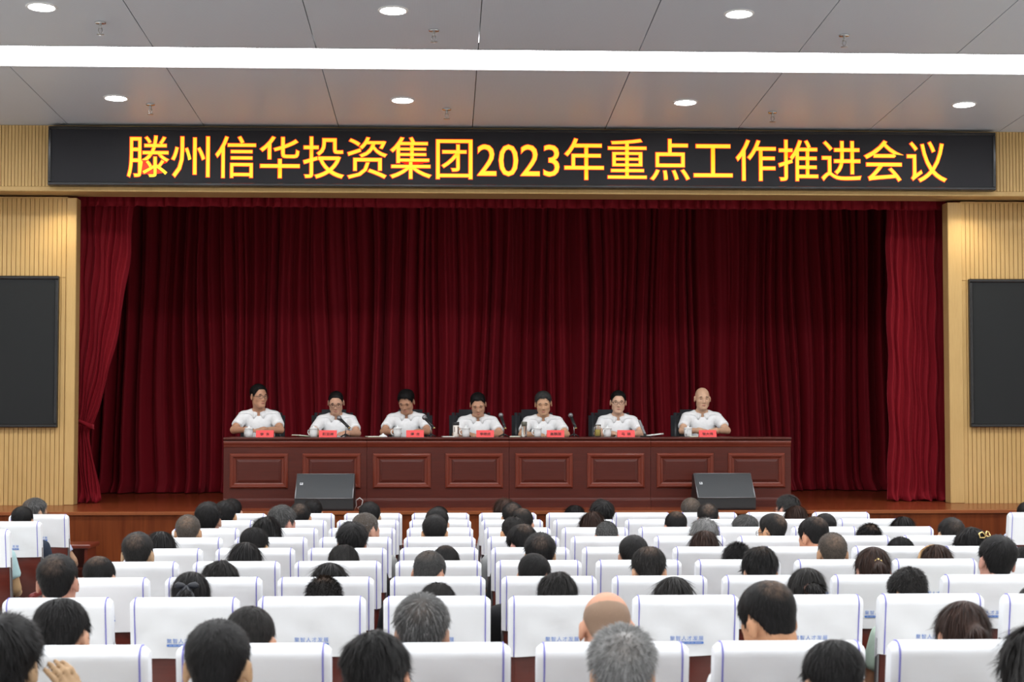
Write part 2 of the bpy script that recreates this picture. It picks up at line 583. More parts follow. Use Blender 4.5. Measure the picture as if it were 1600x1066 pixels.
for (a, b) in segs:
    for (xa, xb) in cols:
        g = .004
        m = MB()
        vs = []
        for dz in (0, .03):
            for (xx, yy) in ((xa + g, a), (xb - g, a), (xb - g, b), (xa + g, b)):
                vs.append((xx, yy, zc(yy) + dz))
        m.add(vs, [(3, 2, 1, 0), (4, 5, 6, 7), (0, 1, 5, 4), (1, 2, 6, 5), (2, 3, 7, 6), (3, 0, 4, 7)])
        m.build('ceiling_panel', M_ceil, ceil)
names = ['above the front rows nearest the stage', 'above the middle rows', 'above the rear rows', 'at the back of the hall']
for i, (a, b) in enumerate(strips):
    off = '' if i == 0 else ('', '_middle', '_rear', '_back')[i] + '_offscreen'
    t = thing('strip_light' + off, (0, (a + b) / 2, zc((a + b) / 2)), 'long luminous white ceiling strip light ' + names[i], 'ceiling light', 'luminous ceiling strips')
    c = (a + b) / 2; zz = zc(c)
    m = MB(); m.add([(XL + .02, a + .012 - c, zc(a) + .02 - zz), (XR - .02, a + .012 - c, zc(a) + .02 - zz), (XR - .02, b - .012 - c, zc(b) + .02 - zz), (XL + .02, b - .012 - c, zc(b) + .02 - zz)], [(0, 1, 2, 3)])
    m.build('diffuser' + off, M_strip, t)
    m = MB()
    for yy in (a, b - .012):
        m.box(XL + .02, XR - .02, yy - c, yy + .012 - c, zc(yy) - zz - .002, zc(yy) - zz + .06)
    m.build('frame', M_grey, t)

# round downlights: two rows to every strip
dl_me = MB().lathe([(0.0, -.004), (.098, -.004), (.098, 0.001)], n=28).mesh('downlight_lens', M_down)
rg = MB()
prof = [(.098, .0), (.099, -.010), (.108, -.012), (.118, -.004), (.118, .002)]
n = 28
vs = []; fs = []
for (r, z) in prof:
    for k in range(n):
        vs.append((r * math.cos(2 * PI * k / n), r * math.sin(2 * PI * k / n), z))
for i in range(len(prof) - 1):
    for k in range(n):
        fs.append((i * n + k, i * n + (k + 1) % n, (i + 1) * n + (k + 1) % n, (i + 1) * n + k))
rg.add(vs, fs, True)
rg_me = rg.mesh('trim_ring', plain('white_trim', (.8, .8, .8), .4))
ya, yb = solve_y(157.5), solve_y(17.5)
for k in range(4):
    for j, yy in enumerate((ya, yb)):
        yy = yy - PER * k
        if yy < YB + .3: continue
        for i in range(-1, 5):
            xx = -0.40 + 2.665 * (i - 1)
            if xx < XL + .3 or xx > XR - .3: continue
            nth = ('first', 'second', 'third', 'fourth', 'fifth', 'sixth', 'seventh', 'eighth')
            seen = k == 0 and not (px(0, 90, yy).x > xx + .1 or px(1600, 90, yy).x < xx - .1)      # inside the picture
            off = '' if seen else '_%s_row_%s_offscreen' % (nth[2 * k + j], nth[i + 1])
            d = thing('downlight' + off, (xx, yy, zc(yy)), 'round white ceiling downlight, %s row from the banner, %s from the tied-curtain side' % (nth[2 * k + j], nth[i + 1]), 'ceiling light', 'ceiling downlights')
            d.rotation_euler = (-0.05, 0, 0)
            link('lens' + off, dl_me, d); link('trim_ring', rg_me, d)

# fire sprinklers
sp1 = MB().lathe([(.001, 0), (.045, 0), (.040, -.012), (.001, -.012)][::-1], n=16).mesh('escutcheon', M_chrome)
sp2 = MB().tube([(0, 0, -.01), (0, 0, -.05)], .011, 8).tube([(-.012, 0, -.045), (-.016, 0, -.07), (0, 0, -.095)], .004, 6).tube([(.012, 0, -.045), (.016, 0, -.07), (0, 0, -.095)], .004, 6).mesh('body', M_steel)
sp3 = MB().lathe([(.001, -.100), (.030, -.098), (.030, -.094), (.001, -.092)], n=12).mesh('deflector', M_steel)
for iq, (u, v, w) in enumerate(((157, 46, 0), (678, 53, 0), (1319, 55, 0), (235, 172, 1), (698, 176, 1), (1207, 177, 1))):
    yy = solve_y(v - 5); p = px(u, v, yy)
    s = thing('fire_sprinkler', (p.x, yy, zc(yy)), 'metal ceiling sprinkler ' + ('between strip light and banner' if w else 'audience side of the strip light') + ', %s from tied-curtain side' % ('first', 'second', 'third')[iq % 3], 'sprinkler', 'ceiling sprinklers, ' + ('banner side' if w else 'audience side'))
    link('escutcheon', sp1, s); link('body', sp2, s); link('deflector', sp3, s)


# wooden slats as real boards with recessed grooves
def slats(parent, x0, x1, y, z0, z1, pitch, name='slat_boards'):
    m = MB()
    x = x0
    while x < x1 - .004:
        xe = min(x + pitch - .007, x1)
        m.box(x, xe, y - .014, y + .001, z0, z1)
        x += pitch
    o = m.build(name, M_slat, parent)
    o['kind'] = 'stuff'
    return o


# header (beam over the stage opening)
ZHB = px(800, 303, YH).z
hd = MB().box(XL, XR, YH, YW + .12, ZHB + .055, zc(YH) + .2).build('wall_header', M_slat)
tag(hd, kind='structure', label='beige slatted beam over the stage opening')
slats(hd, XL, XR, YH, ZHB + .05, zc(YH) - .002, .0335)
MB().box(XL, XR, YH - .016, YH + .03, ZHB, ZHB + .05, .006).build('beam_lip', M_trim, hd)
MB().box(XL, XR, YH + .03, YW + .12, ZHB + .04, ZHB + .06).build('soffit', M_trim, hd)

# screen walls either side of the opening
xo0, xo1 = px(119, 500, YW).x, px(1481, 500, YW).x
xt0, xt1 = px(104, 500, YW).x, px(1503, 500, YW).x
for nm, a, b in (('wall_stage_left', XL, xt0), ('wall_stage_right', xt1, XR)):
    w = MB().box(a, b, YW, YW + .12, HST, ZHB + .02).build(nm, M_slat)
    tag(w, kind='structure', label='beige slatted wall with a black screen, ' + ('beside the tied-back curtain' if 'left' in nm else 'beside the loose curtain'))
    zs = px(50, 434, YW).z
    slats(w, a, b, YW, HST, zs - .003, .0465)
    slats(w, a, b, YW, zs + .003, ZHB, .0465)
for i, (a, b) in enumerate(((xt0, xo0), (xo1, xt1))):
    w = MB().box(a, b, YW - .03, YW + .16, HST, ZHB + .01, .006).build('trim_%d' % (i + 1), M_trim)
    tag(w, kind='structure', label='plain beige wooden casing of the stage opening')
o = MB().box(XL, XR, YW + .1, 20.95, 5.4, 5.5).build('ceiling_stage', M_dark); tag(o, kind='structure', label='dark ceiling above the stage')

# the two lamps under the beam whose pools of light show at the top of the screen walls
sl_me = MB().lathe([(.0, -.003), (.035, -.003), (.035, .0)], n=16).mesh('lens', M_down)
for i, u in enumerate((88, 1518)):
    p = px(u, 306, 16.94)
    d = thing('soffit_lamp', (p.x, 16.94, ZHB + .04), 'small round lamp recessed under the beam, above the wall screen beside the %s curtain' % ('tied-back' if i == 0 else 'loose'), 'ceiling light', 'soffit lamps')
    link('lens', sl_me, d)
    ld = bpy.data.lights.new('soffit_spot', 'SPOT'); ld.energy = SOFFIT_POWER; ld.spot_size = 2.4; ld.spot_blend = 1.0
    ld.color = (1, .86, .62); ld.shadow_soft_size = .04
    lo = bpy.data.objects.new('soffit_spot', ld); COL.objects.link(lo); lo.parent = d; lo.location = (0, 0, -.02)

# wall screens
def wall_screen(x0, x1, z0, z1, label):
    t = thing('wall_screen', ((x0 + x1) / 2, YW - .014, z0), label, 'screen')
    h = (x1 - x0) / 2; H = z1 - z0; b = .035
    MB().box(-h, h, -.05, 0, 0, H, .004).build('casing', M_black, t)
    MB().box(-h + b, h - b, -.053, -.049, b, H - b).build('display', M_screen, t)
    m = MB()
    pr = [(-.048, 0), (-.074, .010), (-.074, .022), (-.052, b)]
    for (xx0, xx1, zz0, zz1) in ((-h, h, 0, b), (-h, h, H - b, H), (-h, -h + b, b, H - b), (h - b, h, b, H - b)):
        m.box(xx0, xx1, -.068, -.049, zz0, zz1, .007)
    m.build('bezel', M_blackgloss, t)


zt, zb = px(50, 432, YW).z, px(50, 668, YW).z
xe = px(90, 550, YW - .07).x
wall_screen(xe - 2.75, xe, zb, zt, 'large black wall screen on the slatted wall beside the tied-back curtain')
xe = px(1516, 550, YW - .07).x
wall_screen(xe, xe + 2.75, zb, zt, 'large black wall screen on the slatted wall beside the loose curtain')

# LED banner
bx0, bx1 = px(75, 240, YH - .13).x, px(1556, 240, YH - .13).x
bz0, bz1 = px(800, 293, YH - .13).z, min(px(800, 202, YH - .13).z, zc(YH - .13) - .004)
t = thing('led_banner', ((bx0 + bx1) / 2, YH - .016, bz0), 'long black LED banner with glowing orange Chinese lettering above the stage', 'sign')
hw = (bx1 - bx0) / 2; bh = bz1 - bz0
MB().box(-hw, hw, -.10, 0, 0, bh).build('casing', M_black, t)
MB().box(-hw + .03, hw - .03, -.104, -.099, .03, bh - .03).build('display', M_led, t)
m = MB()
m.box(-hw, hw, -.118, -.099, 0, .03, .005).box(-hw, hw, -.118, -.099, bh - .03, bh, .005)
m.box(-hw, -hw + .03, -.118, -.099, .03, bh - .03, .005).box(hw - .03, hw, -.118, -.099, .03, bh - .03, .005)
m.build('bezel', M_blackgloss, t)
TXT = '滕州信华投资集团2023年重点工作推进会议'
lx0, lx1 = px(198, 248, YH - .12).x, px(1480, 248, YH - .12).x
lz0, lz1 = px(800, 282, YH - .12).z, px(800, 214.5, YH - .12).z
lc = ((lx0 + lx1) / 2 - (bx0 + bx1) / 2, (lz0 + lz1) / 2 - bz0)
me = text_mesh('lettering', TXT, M_ledyel, lx1 - lx0 - .014, lz1 - lz0 - .014, offset=.002)
link('lettering', me, t, (lc[0], -.108, lc[1]))['label'] = 'glowing yellow Chinese characters'
me = text_mesh('lettering_edge', TXT, M_ledred, lx1 - lx0, lz1 - lz0, offset=.013)
link('lettering_edge', me, t, (lc[0], -.1055, lc[1]))['label'] = 'red glowing outline of the characters'


# ------------------------------------------------------------------ curtains
def folds(n, seed, lo=.4, hi=1.9):
    """irregular fold phase along a curtain: cumulative widths"""
    r = random.Random(seed)
    w = [r.uniform(lo, hi) for _ in range(n)]
    s = sum(w); acc = [0]
    for q in w: acc.append(acc[-1] + q / s)
    return acc, [r.uniform(.3, 1.0) for _ in range(n)], [r.uniform(-.25, .25) for _ in range(n)]


def fold_y(s, F_, amp):
    acc, am, of = F_
    import bisect
    i = min(max(bisect.bisect_right(acc, s) - 1, 0), len(am) - 1)
    t = (s - acc[i]) / (acc[i + 1] - acc[i])
    return -amp * am[i] * (abs(math.sin(PI * t)) ** .8) * (1 + .25 * math.sin(2 * PI * t + of[i] * 6))


def back_curtain(x0, x1, yb, ztop, n, seed, label, nm='stage_curtain'):
    A = folds(n, seed); B = folds(int(n * 1.6), seed + 5)
    m = MB(); P = []
    ns = int((x1 - x0) * 95); nz = 34
    r = random.Random(seed + 9)
    ph = [r.uniform(0, 6) for _ in range(6)]
    for j in range(nz + 1):
        v = j / nz
        row = []
        z = ztop + (HST + .004 - ztop) * v
        for i in range(ns + 1):
            s = i / ns
            sw = s + .006 * math.sin(3.1 * v + 9 * s + ph[0]) * v + .003 * math.sin(7 * v + 31 * s + ph[1])
            sw = min(max(sw, 0), 1)
            ya = fold_y(sw, A, .34) * (.55 + .45 * v) + fold_y(sw, B, .075) * (1 - .6 * v)
            y = yb + ya
            if v > .955:
                k = (v - .955) / .045
                y -= k * k * (.14 + .12 * (math.sin(40 * s + ph[2]) + math.sin(23 * s + ph[3])) * .5 + .05)
                z2 = max(HST + .008, z) + .010 * k * (1 + math.sin(63 * s + ph[4])) * (1 - k)
            else:
                z2 = z
            row.append((x0 + (x1 - x0) * s, y, z2))
        P.append(row)
    m.grid(P)
    o = m.build(nm, M_velvet)
    sd = o.modifiers.new('thick', 'SOLIDIFY'); sd.thickness = .006
    return tag(o, label, 'curtain')


xm = px(785, 500, YC).x
back_curtain(XL + 1.2, xm + .12, YC, 5.3, 46, 3, 'dark red velvet back curtain half next to the tied-back curtain')
back_curtain(xm - .05, XR - 1.0, YC + .38, 5.3, 46, 21, 'dark red velvet back curtain half next to the loose side curtain')

# valance: short gathered strip along the top
m = MB(); P = []
ns = 900; Fv = folds(84, 77, .6, 1.5)
for j in range(5):
    v = j / 4; row = []
    for i in range(ns + 1):
        s = i / ns
        zz = 4.35 + (px(800, 326, 17.56).z + .012 * math.sin(90 * s) * 0 - 4.35) * v
        row.append((xo0 - .1 + (xo1 - xo0 + .2) * s, 17.56 + fold_y(s, Fv, .10) * (.4 + .6 * v), zz))
    P.append(row)
m.grid(P)
o = m.build('curtain_valance', M_velvet)
o.modifiers.new('thick', 'SOLIDIFY').thickness = .005
tag(o, 'short red pleated valance under the beam', 'curtain')


def leg_curtain(edges, yb, n, seed, name, label, amp=.09, ztop=4.35):
    """edges: list of (v pixel, left u, right u)"""
    Fq = folds(n, seed, .7, 1.4)
    t = thing(name, (0, yb, HST), label, 'curtain')
    zs = [px(800, e[0], yb).z for e in edges]
    P = []
    nz = 60; ns = 130
    z0, z1 = ztop, HST + .006
    for j in range(nz + 1):
        z = z0 + (z1 - z0) * j / nz
        if z >= zs[0]: a, b = edges[0][1], edges[0][2]
        elif z <= zs[-1]: a, b = edges[-1][1], edges[-1][2]
        else:
            for q in range(len(zs) - 1):
                if zs[q] >= z >= zs[q + 1]:
                    f = (zs[q] - z) / (zs[q] - zs[q + 1])
                    a = edges[q][1] + (edges[q + 1][1] - edges[q][1]) * f
                    b = edges[q][2] + (edges[q + 1][2] - edges[q][2]) * f
                    break
        xa, xb = px(a, 500, yb).x, px(b, 500, yb).x
        wd = (xb - xa)
        row = []
        for i in range(ns + 1):
            s = i / ns
            y = fold_y(s, Fq, amp * min(1, .45 + wd * .7))
            zz = z
            fl = max(0, (HST + .12 - z) / .12)
            y -= fl * fl * .07 * (1 + math.sin(26 * s + seed))
            row.append((xa + wd * s + .010 * math.sin(8 * z + 11 * s), y, zz - HST + fl * .012 * (1 + math.sin(40 * s))))
        P.append(row)
    m = MB(); m.grid(P)
    o = m.build('cloth', M_velvet, t)
    o.modifiers.new('thick', 'SOLIDIFY').thickness = .006
    return t


lc_ = leg_curtain([(320, 112, 208), (400, 112, 203), (470, 112, 194), (540, 112, 181), (600, 112, 167), (640, 112, 155), (664, 112, 146), (672, 112, 142), (684, 112, 143), (720, 112, 149), (760, 112, 157), (788, 112, 163)],
                  17.72, 9, 5, 'tied_side_curtain', 'dark red velvet side curtain tied back with a band')
# its tie band
xa, xb = px(110, 660, 17.60).x, px(144, 660, 17.60).x
P = []
for i in range(13):
    s = i / 12
    xx = xa + (xb - xa) * s
    zz = px(800, 658 + 13 * s ** 1.3, 17.60).z - HST
    yy = -.135 + .12 * max(0, (s - .75) / .25) ** 2
    P.append([(xx, yy, zz + .05), (xx, yy - .012, zz + .025), (xx, yy, zz)])
m = MB(); m.grid(P); o = m.build('tie_band', M_velvet, lc_); o.modifiers.new('thick', 'SOLIDIFY').thickness = .008
leg_curtain([(320, 1386, 1490), (500, 1386, 1490), (700, 1386, 1490), (760, 1384, 1490), (788, 1380, 1490)], 17.75, 9, 12,
            'loose_side_curtain', 'dark red velvet side curtain hanging loose to the stage floor')

# ------------------------------------------------------------------ bodies: smooth blended volumes turned into one continuous surface
def ell(c, r, k=.03, R=None, op=1):
    return dict(t='e', c=np.array(c, float), r=np.array(r, float), k=k, R=None if R is None else np.array(R, float), op=op)


def cap(a, b, ra, rb=None, k=.03, op=1, cut=False):
    return dict(t='c', a=np.array(a, float), b=np.array(b, float), ra=ra, rb=ra if rb is None else rb, k=k, op=op, cut=cut)


def prim_d(p, X, Y, Z):
    if p['t'] == 'e':
        x, y, z = X - p['c'][0], Y - p['c'][1], Z - p['c'][2]
        if p['R'] is not None:
            R = p['R']
            x, y, z = (R[0, 0] * x + R[1, 0] * y + R[2, 0] * z, R[0, 1] * x + R[1, 1] * y + R[2, 1] * z, R[0, 2] * x + R[1, 2] * y + R[2, 2] * z)
        r = p['r']
        k0 = np.sqrt((x / r[0]) ** 2 + (y / r[1]) ** 2 + (z / r[2]) ** 2)
        k1 = np.sqrt((x / r[0] ** 2) ** 2 + (y / r[1] ** 2) ** 2 + (z / r[2] ** 2) ** 2)
        return k0 * (k0 - 1) / np.maximum(k1, 1e-6)
    a, b = p['a'], p['b']
    ba = b - a
    L2 = float(ba @ ba) + 1e-12
    x, y, z = X - a[0], Y - a[1], Z - a[2]
    h0 = (x * ba[0] + y * ba[1] + z * ba[2]) / L2
    h = np.clip(h0, 0, 1)
    d = np.sqrt((x - ba[0] * h) ** 2 + (y - ba[1] * h) ** 2 + (z - ba[2] * h) ** 2) - (p['ra'] + (p['rb'] - p['ra']) * h)
    if p['cut']:
        L = math.sqrt(L2)
        dd = np.sqrt((x - ba[0] * h0) ** 2 + (y - ba[1] * h0) ** 2 + (z - ba[2] * h0) ** 2) - (p['ra'] + (p['rb'] - p['ra']) * np.clip(h0, 0, 1.2))
        d = np.where(h0 > .5, np.maximum(dd, (h0 - 1) * L), d)
    return d


def prim_box(p):
    if p['t'] == 'e':
        r = p['r'] if p['R'] is None else np.full(3, p['r'].max())
        return p['c'] - r, p['c'] + r
    m = max(p['ra'], p['rb'])
    return np.minimum(p['a'], p['b']) - m, np.maximum(p['a'], p['b']) + m


def eval_field(prims, xs, ys, zs):
    Fd = np.full((len(xs), len(ys), len(zs)), .3, np.float32)
    for p in prims:
        lo, hi = prim_box(p)
        mg = p['k'] + .035
        sl = []
        for ax, q in ((xs, 0), (ys, 1), (zs, 2)):
            i0 = np.searchsorted(ax, lo[q] - mg); i1 = np.searchsorted(ax, hi[q] + mg)
            sl.append(slice(max(0, i0 - 1), min(len(ax), i1 + 1)))
        X = xs[sl[0]][:, None, None]; Y = ys[sl[1]][None, :, None]; Z = zs[sl[2]][None, None, :]
        if X.size == 0 or Y.size == 0 or Z.size == 0: continue
        d = prim_d(p, X, Y, Z)
        S = Fd[sl[0], sl[1], sl[2]]
        k = p['k']
        if p['op'] == 1:
            h = np.maximum(k - np.abs(S - d), 0) / k
            S[...] = np.minimum(S, d) - h * h * k * .25
        else:
            h = np.maximum(k - np.abs(S + d), 0) / k
            S[...] = np.maximum(S, -d) + h * h * k * .25
    return Fd


def point_field(prims, P):
    P = np.atleast_2d(P)
    out = np.full(len(P), .3)
    for p in prims:
        d = prim_d(p, P[:, 0], P[:, 1], P[:, 2]); k = p['k']
        if p['op'] == 1:
            h = np.maximum(k - np.abs(out - d), 0) / k; out = np.minimum(out, d) - h * h * k * .25
        else:
            h = np.maximum(k - np.abs(out + d), 0) / k; out = np.maximum(out, -d) + h * h * k * .25
    return out


def snets(Fd, xs, ys, zs):
    ins = Fd < 0
    nx, ny, nz = Fd.shape
    cnt = np.zeros((nx - 1, ny - 1, nz - 1), np.int8)
    for a in (0, 1):
        for b in (0, 1):
            for c in (0, 1):
                cnt += ins[a:nx - 1 + a, b:ny - 1 + b, c:nz - 1 + c]
    I, J, K = np.nonzero((cnt > 0) & (cnt < 8))
    nv = len(I)
    idx = np.full(cnt.shape, -1, np.int32); idx[I, J, K] = np.arange(nv)
    acc = np.zeros((nv, 3)); num = np.zeros(nv)
    cor = [(a, b, c) for a in (0, 1) for b in (0, 1) for c in (0, 1)]
    for i in range(8):
        for j in range(i + 1, 8):
            A, B = cor[i], cor[j]
            if sum(abs(A[q] - B[q]) for q in range(3)) != 1: continue
            f0 = Fd[I + A[0], J + A[1], K + A[2]].astype(float); f1 = Fd[I + B[0], J + B[1], K + B[2]].astype(float)
            m = (f0 < 0) != (f1 < 0)
            t = np.where(m, f0 / np.where(m, f0 - f1, 1), 0)
            P0 = np.stack([xs[I + A[0]], ys[J + A[1]], zs[K + A[2]]], 1); P1 = np.stack([xs[I + B[0]], ys[J + B[1]], zs[K + B[2]]], 1)
            acc += np.where(m[:, None], P0 + t[:, None] * (P1 - P0), 0); num += m
    V = acc / num[:, None]
    faces = []
    for ax in range(3):
        s0 = [slice(0, n) for n in Fd.shape]; s1 = [slice(0, n) for n in Fd.shape]
        s0[ax] = slice(0, Fd.shape[ax] - 1); s1[ax] = slice(1, Fd.shape[ax])
        o1, o2 = [q for q in range(3) if q != ax]
        for q in (o1, o2):
            s0[q] = slice(1, Fd.shape[q] - 1); s1[q] = slice(1, Fd.shape[q] - 1)
        A = ins[tuple(s0)]; B = ins[tuple(s1)]
        e = np.argwhere(A != B)
        if len(e) == 0: continue
        flip = A[tuple(e.T)]
        e = e.copy(); e[:, o1] += 1; e[:, o2] += 1
        def cell(d1, d2):
            q = e.copy(); q[:, o1] += d1; q[:, o2] += d2
            return idx[q[:, 0], q[:, 1], q[:, 2]]
        Q = np.stack([cell(-1, -1), cell(0, -1), cell(0, 0), cell(-1, 0)], 1)
        if ax == 1: flip = ~flip
        Q[~flip] = Q[~flip][:, ::-1]
        faces.append(Q)
    Q = np.concatenate(faces)
    return V, Q[(Q >= 0).all(1)]


def vol_mesh(name, Fd, xs, ys, zs, mat, relax=1):
    V, Q = snets(Fd, xs, ys, zs)
    for _ in range(relax):                       # light smoothing
        acc = np.zeros_like(V); n = np.zeros(len(V))
        for a, b in ((0, 1), (1, 2), (2, 3), (3, 0)):
            np.add.at(acc, Q[:, a], V[Q[:, b]]); np.add.at(n, Q[:, a], 1)
            np.add.at(acc, Q[:, b], V[Q[:, a]]); np.add.at(n, Q[:, b], 1)
        V = V * .5 + .5 * acc / np.maximum(n, 1)[:, None]
    me = bpy.data.meshes.new(name)
    me.from_pydata(V.tolist(), [], Q.tolist())
    me.polygons.foreach_set('use_smooth', [True] * len(Q))
    me.materials.append(mat); me.update()
    return me


def axis_pts(lo, hi, zones, coarse):
    """non-uniform sample positions: zones = [(a, b, step)]"""
    out = [lo]
    while out[-1] < hi:
        st = coarse
        for (a, b, s) in zones:
            if a - s <= out[-1] <= b: st = min(st, s)
            elif out[-1] < a < out[-1] + st: st = max(s, a - out[-1])
        out.append(out[-1] + st)
    return np.array(out)


def rot(pitch=0, yaw=0, roll=0):
    """pitch > 0 bows the head, yaw > 0 turns to its own left, roll > 0 tilts to its own right"""
    m = Euler((0, 0, yaw)).to_matrix() @ Euler((-pitch, 0, 0)).to_matrix() @ Euler((0, roll, 0)).to_matrix()
    return np.array(m)


def head_prims(M, o, wide=1.0):
    """face looks along +Y; origin at the middle of the skull"""
    T = lambda p: M @ (np.array(p, float) * np.array([wide, 1, 1])) + o
    P = [ell(T((0, -.014, .036)), (.077 * wide, .097, .086), .01, M),
         ell(T((0, .026, -.034)), (.061 * wide, .066, .080), .045, M),
         cap(T((-.044, .02, -.062)), T((-.020, .066, -.094)), .021, .018, .03),
         cap(T((.044, .02, -.062)), T((.020, .066, -.094)), .021, .018, .03),
         ell(T((0, .074, -.098)), (.022, .016, .015), .03, M),
         ell(T((-.043, .052, -.022)), (.024, .022, .022), .03, M), ell(T((.043, .052, -.022)), (.024, .022, .022), .03, M),
         cap(T((-.046, .068, .020)), T((-.014, .081, .024)), .010, k=.022), cap(T((.046, .068, .020)), T((.014, .081, .024)), .010, k=.022),
         cap(T((-.031, .094, .004)), T((-.031, .12, .004)), .011, k=.014, op=-1), cap(T((.031, .094, .004)), T((.031, .12, .004)), .011, k=.014, op=-1),
         cap(T((0, .084, .010)), T((0, .103, -.030)), .007, .0115, k=.014),
         ell(T((-.012, .092, -.036)), (.008, .010, .007), .012, M), ell(T((.012, .092, -.036)), (.008, .010, .007), .012, M),
         ell(T((0, .083, -.064)), (.024, .012, .011), .016, M)]
    for s in (-1, 1):
        R = M @ np.array(Euler((.15, 0, s * -.38)).to_matrix())
        P.append(ell(T((s * .085, -.012, -.006)), (.0105, .022, .034), .010, R))
        P.append(ell(T((s * .097, -.004, -.004)), (.006, .010, .018), .008, R, op=-1))
    return P


def hand_prims(w, tip, palmn, side, rs=1.0):
    """w wrist, tip middle finger tip; palmn the palm's normal; side = where the thumb points"""
    w, tip, n, t = [np.array(q, float) for q in (w, tip, palmn, side)]
    f = (tip - w); L = np.linalg.norm(f); f /= L
    t = t - f * (t @ f); t /= np.linalg.norm(t); n = np.cross(f, t)
    if n @ np.array(palmn) < 0: n = -n
    pc = w + f * L * .28
    P = [cap(w, pc + t * .014, .024, .022, .03), cap(w, pc - t * .018, .022, .020, .03)]
    for i, (off, ln) in enumerate(((.030, .40), (.010, .46), (-.010, .42), (-.029, .34))):
        a = w + f * L * .46 + t * off
        b = a + f * L * ln * .5 + n * .006
        c = b + f * L * ln * .42 + n * .024
        P += [cap(w + f * L * .25 + t * off * .8, a, .011, .0095, .008), cap(a, b, .0092, .0085, .004), cap(b, c, .0085, .0072, .004)]
    a = w + f * L * .16 + t * .026
    b = a + f * L * .18 + t * .028 + n * .006
    P += [cap(a, b, .0115, .0100, .01), cap(b, b + f * L * .20 + t * .006 + n * .012, .0098, .0080, .004)]
    return P


def body_parts(spec):
    """returns the lists of volumes: skin, shirt, trousers, shoes"""
    sh, ch, ab = spec['shoulder'], spec['chest'], spec['abdomen']      # (half width, y, z), (y, z), (y, z)
    M, o = spec['M'], spec['o']
    bulk = spec.get('bulk', 1.0)
    P = [ell((0, -.01, .10), (.165 * bulk, .125, .105), .03), ell((0, ab[0], ab[1]), (.145 * bulk, .105, .16), .06),
         ell((0, ch[0], ch[1]), (.160 * bulk, .105, .165), .06)]
    P += [cap((-sh[0] * .92, sh[1], sh[2] - .012), (-.05, sh[1], sh[2] + .042), .046, .040, .04),
          cap((sh[0] * .92, sh[1], sh[2] - .012), (.05, sh[1], sh[2] + .042), .046, .040, .04)]
    nb = np.array((0, sh[1], sh[2] + .03)); nt = M @ np.array((0, -.022, -.055)) + o
    neck = [cap(nb, nt, .060, .054, .03)]
    torso = list(P)
    arms = []; sleeves = []
    for s, el, wr, tip in spec['arms']:
        S = np.array((s * sh[0], sh[1], sh[2])); E = np.array(el); W = np.array(wr)
        arms += [cap(S, E, .049, .040, .02), cap(E, W, .041, .027, .012)]
        up = 'thumb' in spec and s > 0
        arms += hand_prims(W, tip, spec['palmn'] if up else (0, 0, -1), spec['thumb'] if up else (-s, .1, .2))
        cutf = spec.get('sleeve', .68)
        sleeves.append(cap(S, S + (E - S) * cutf, .058, .064, .030, cut=True))
    legs = []
    for s in (-1, 1):
        h, k_, a = (s * .085, 0, .085), (s * .11, .43, .085), (s * .11, .45, -.34)
        legs += [cap(h, k_, .080, .060, .02), cap(k_, a, .056, .040, .012)]
    feet = [cap((s * .11, .43, -.375), (s * .12, .60, -.395), .040, .034, .02) for s in (-1, 1)]
    skin = torso + neck + arms + legs + feet + head_prims(M, o, spec.get('wide', 1.0))
    infl = lambda q, e: dict(q, r=q['r'] + e) if q['t'] == 'e' else dict(q, ra=q['ra'] + e, rb=q['rb'] + e)
    shirt = [infl(q, .013) for q in torso] + sleeves
    # neckline: opening around the neck with a short V at the throat
    shirt.append(cap(nb + np.array((0, .01, .035)), nt, .064, .075, .012, op=-1))
    shirt.append(cap((0, sh[1] + .07, sh[2] + .07), (0, ch[0] + .140, sh[2] - .075), .046, .006, .006, op=-1))
    collar = []
    if spec.get('collar', True):
        ring = []
        for i in range(9):
            an = math.radians(-150 + 300 * i / 8)
            ring.append(nb + np.array((.066 * math.sin(an), -.064 * math.cos(an) + .006, .044 - .030 * (1 - math.cos(an)) * .5)))
        for i in range(8):
            collar.append(cap(ring[i], ring[i + 1], .0125, k=.006))
            collar.append(cap(ring[i] + np.array((0, 0, -.016)), ring[i + 1] + np.array((0, 0, -.016)), .0125, k=.008))
        for s, q in ((-1, ring[0]), (1, ring[-1])):
            R = np.array(Euler((.5, s * .55, 0)).to_matrix())
            collar.append(ell(q + np.array((s * .012, .018, -.026)), (.020, .010, .034), .006, R))
    trousers = [infl(q, .012) for q in legs] + [ell((0, -.01, .09), (.175 * bulk, .135, .10), .04)]
    shoes = [infl(q, .008) for q in feet]
    return skin, shirt, collar, trousers, shoes


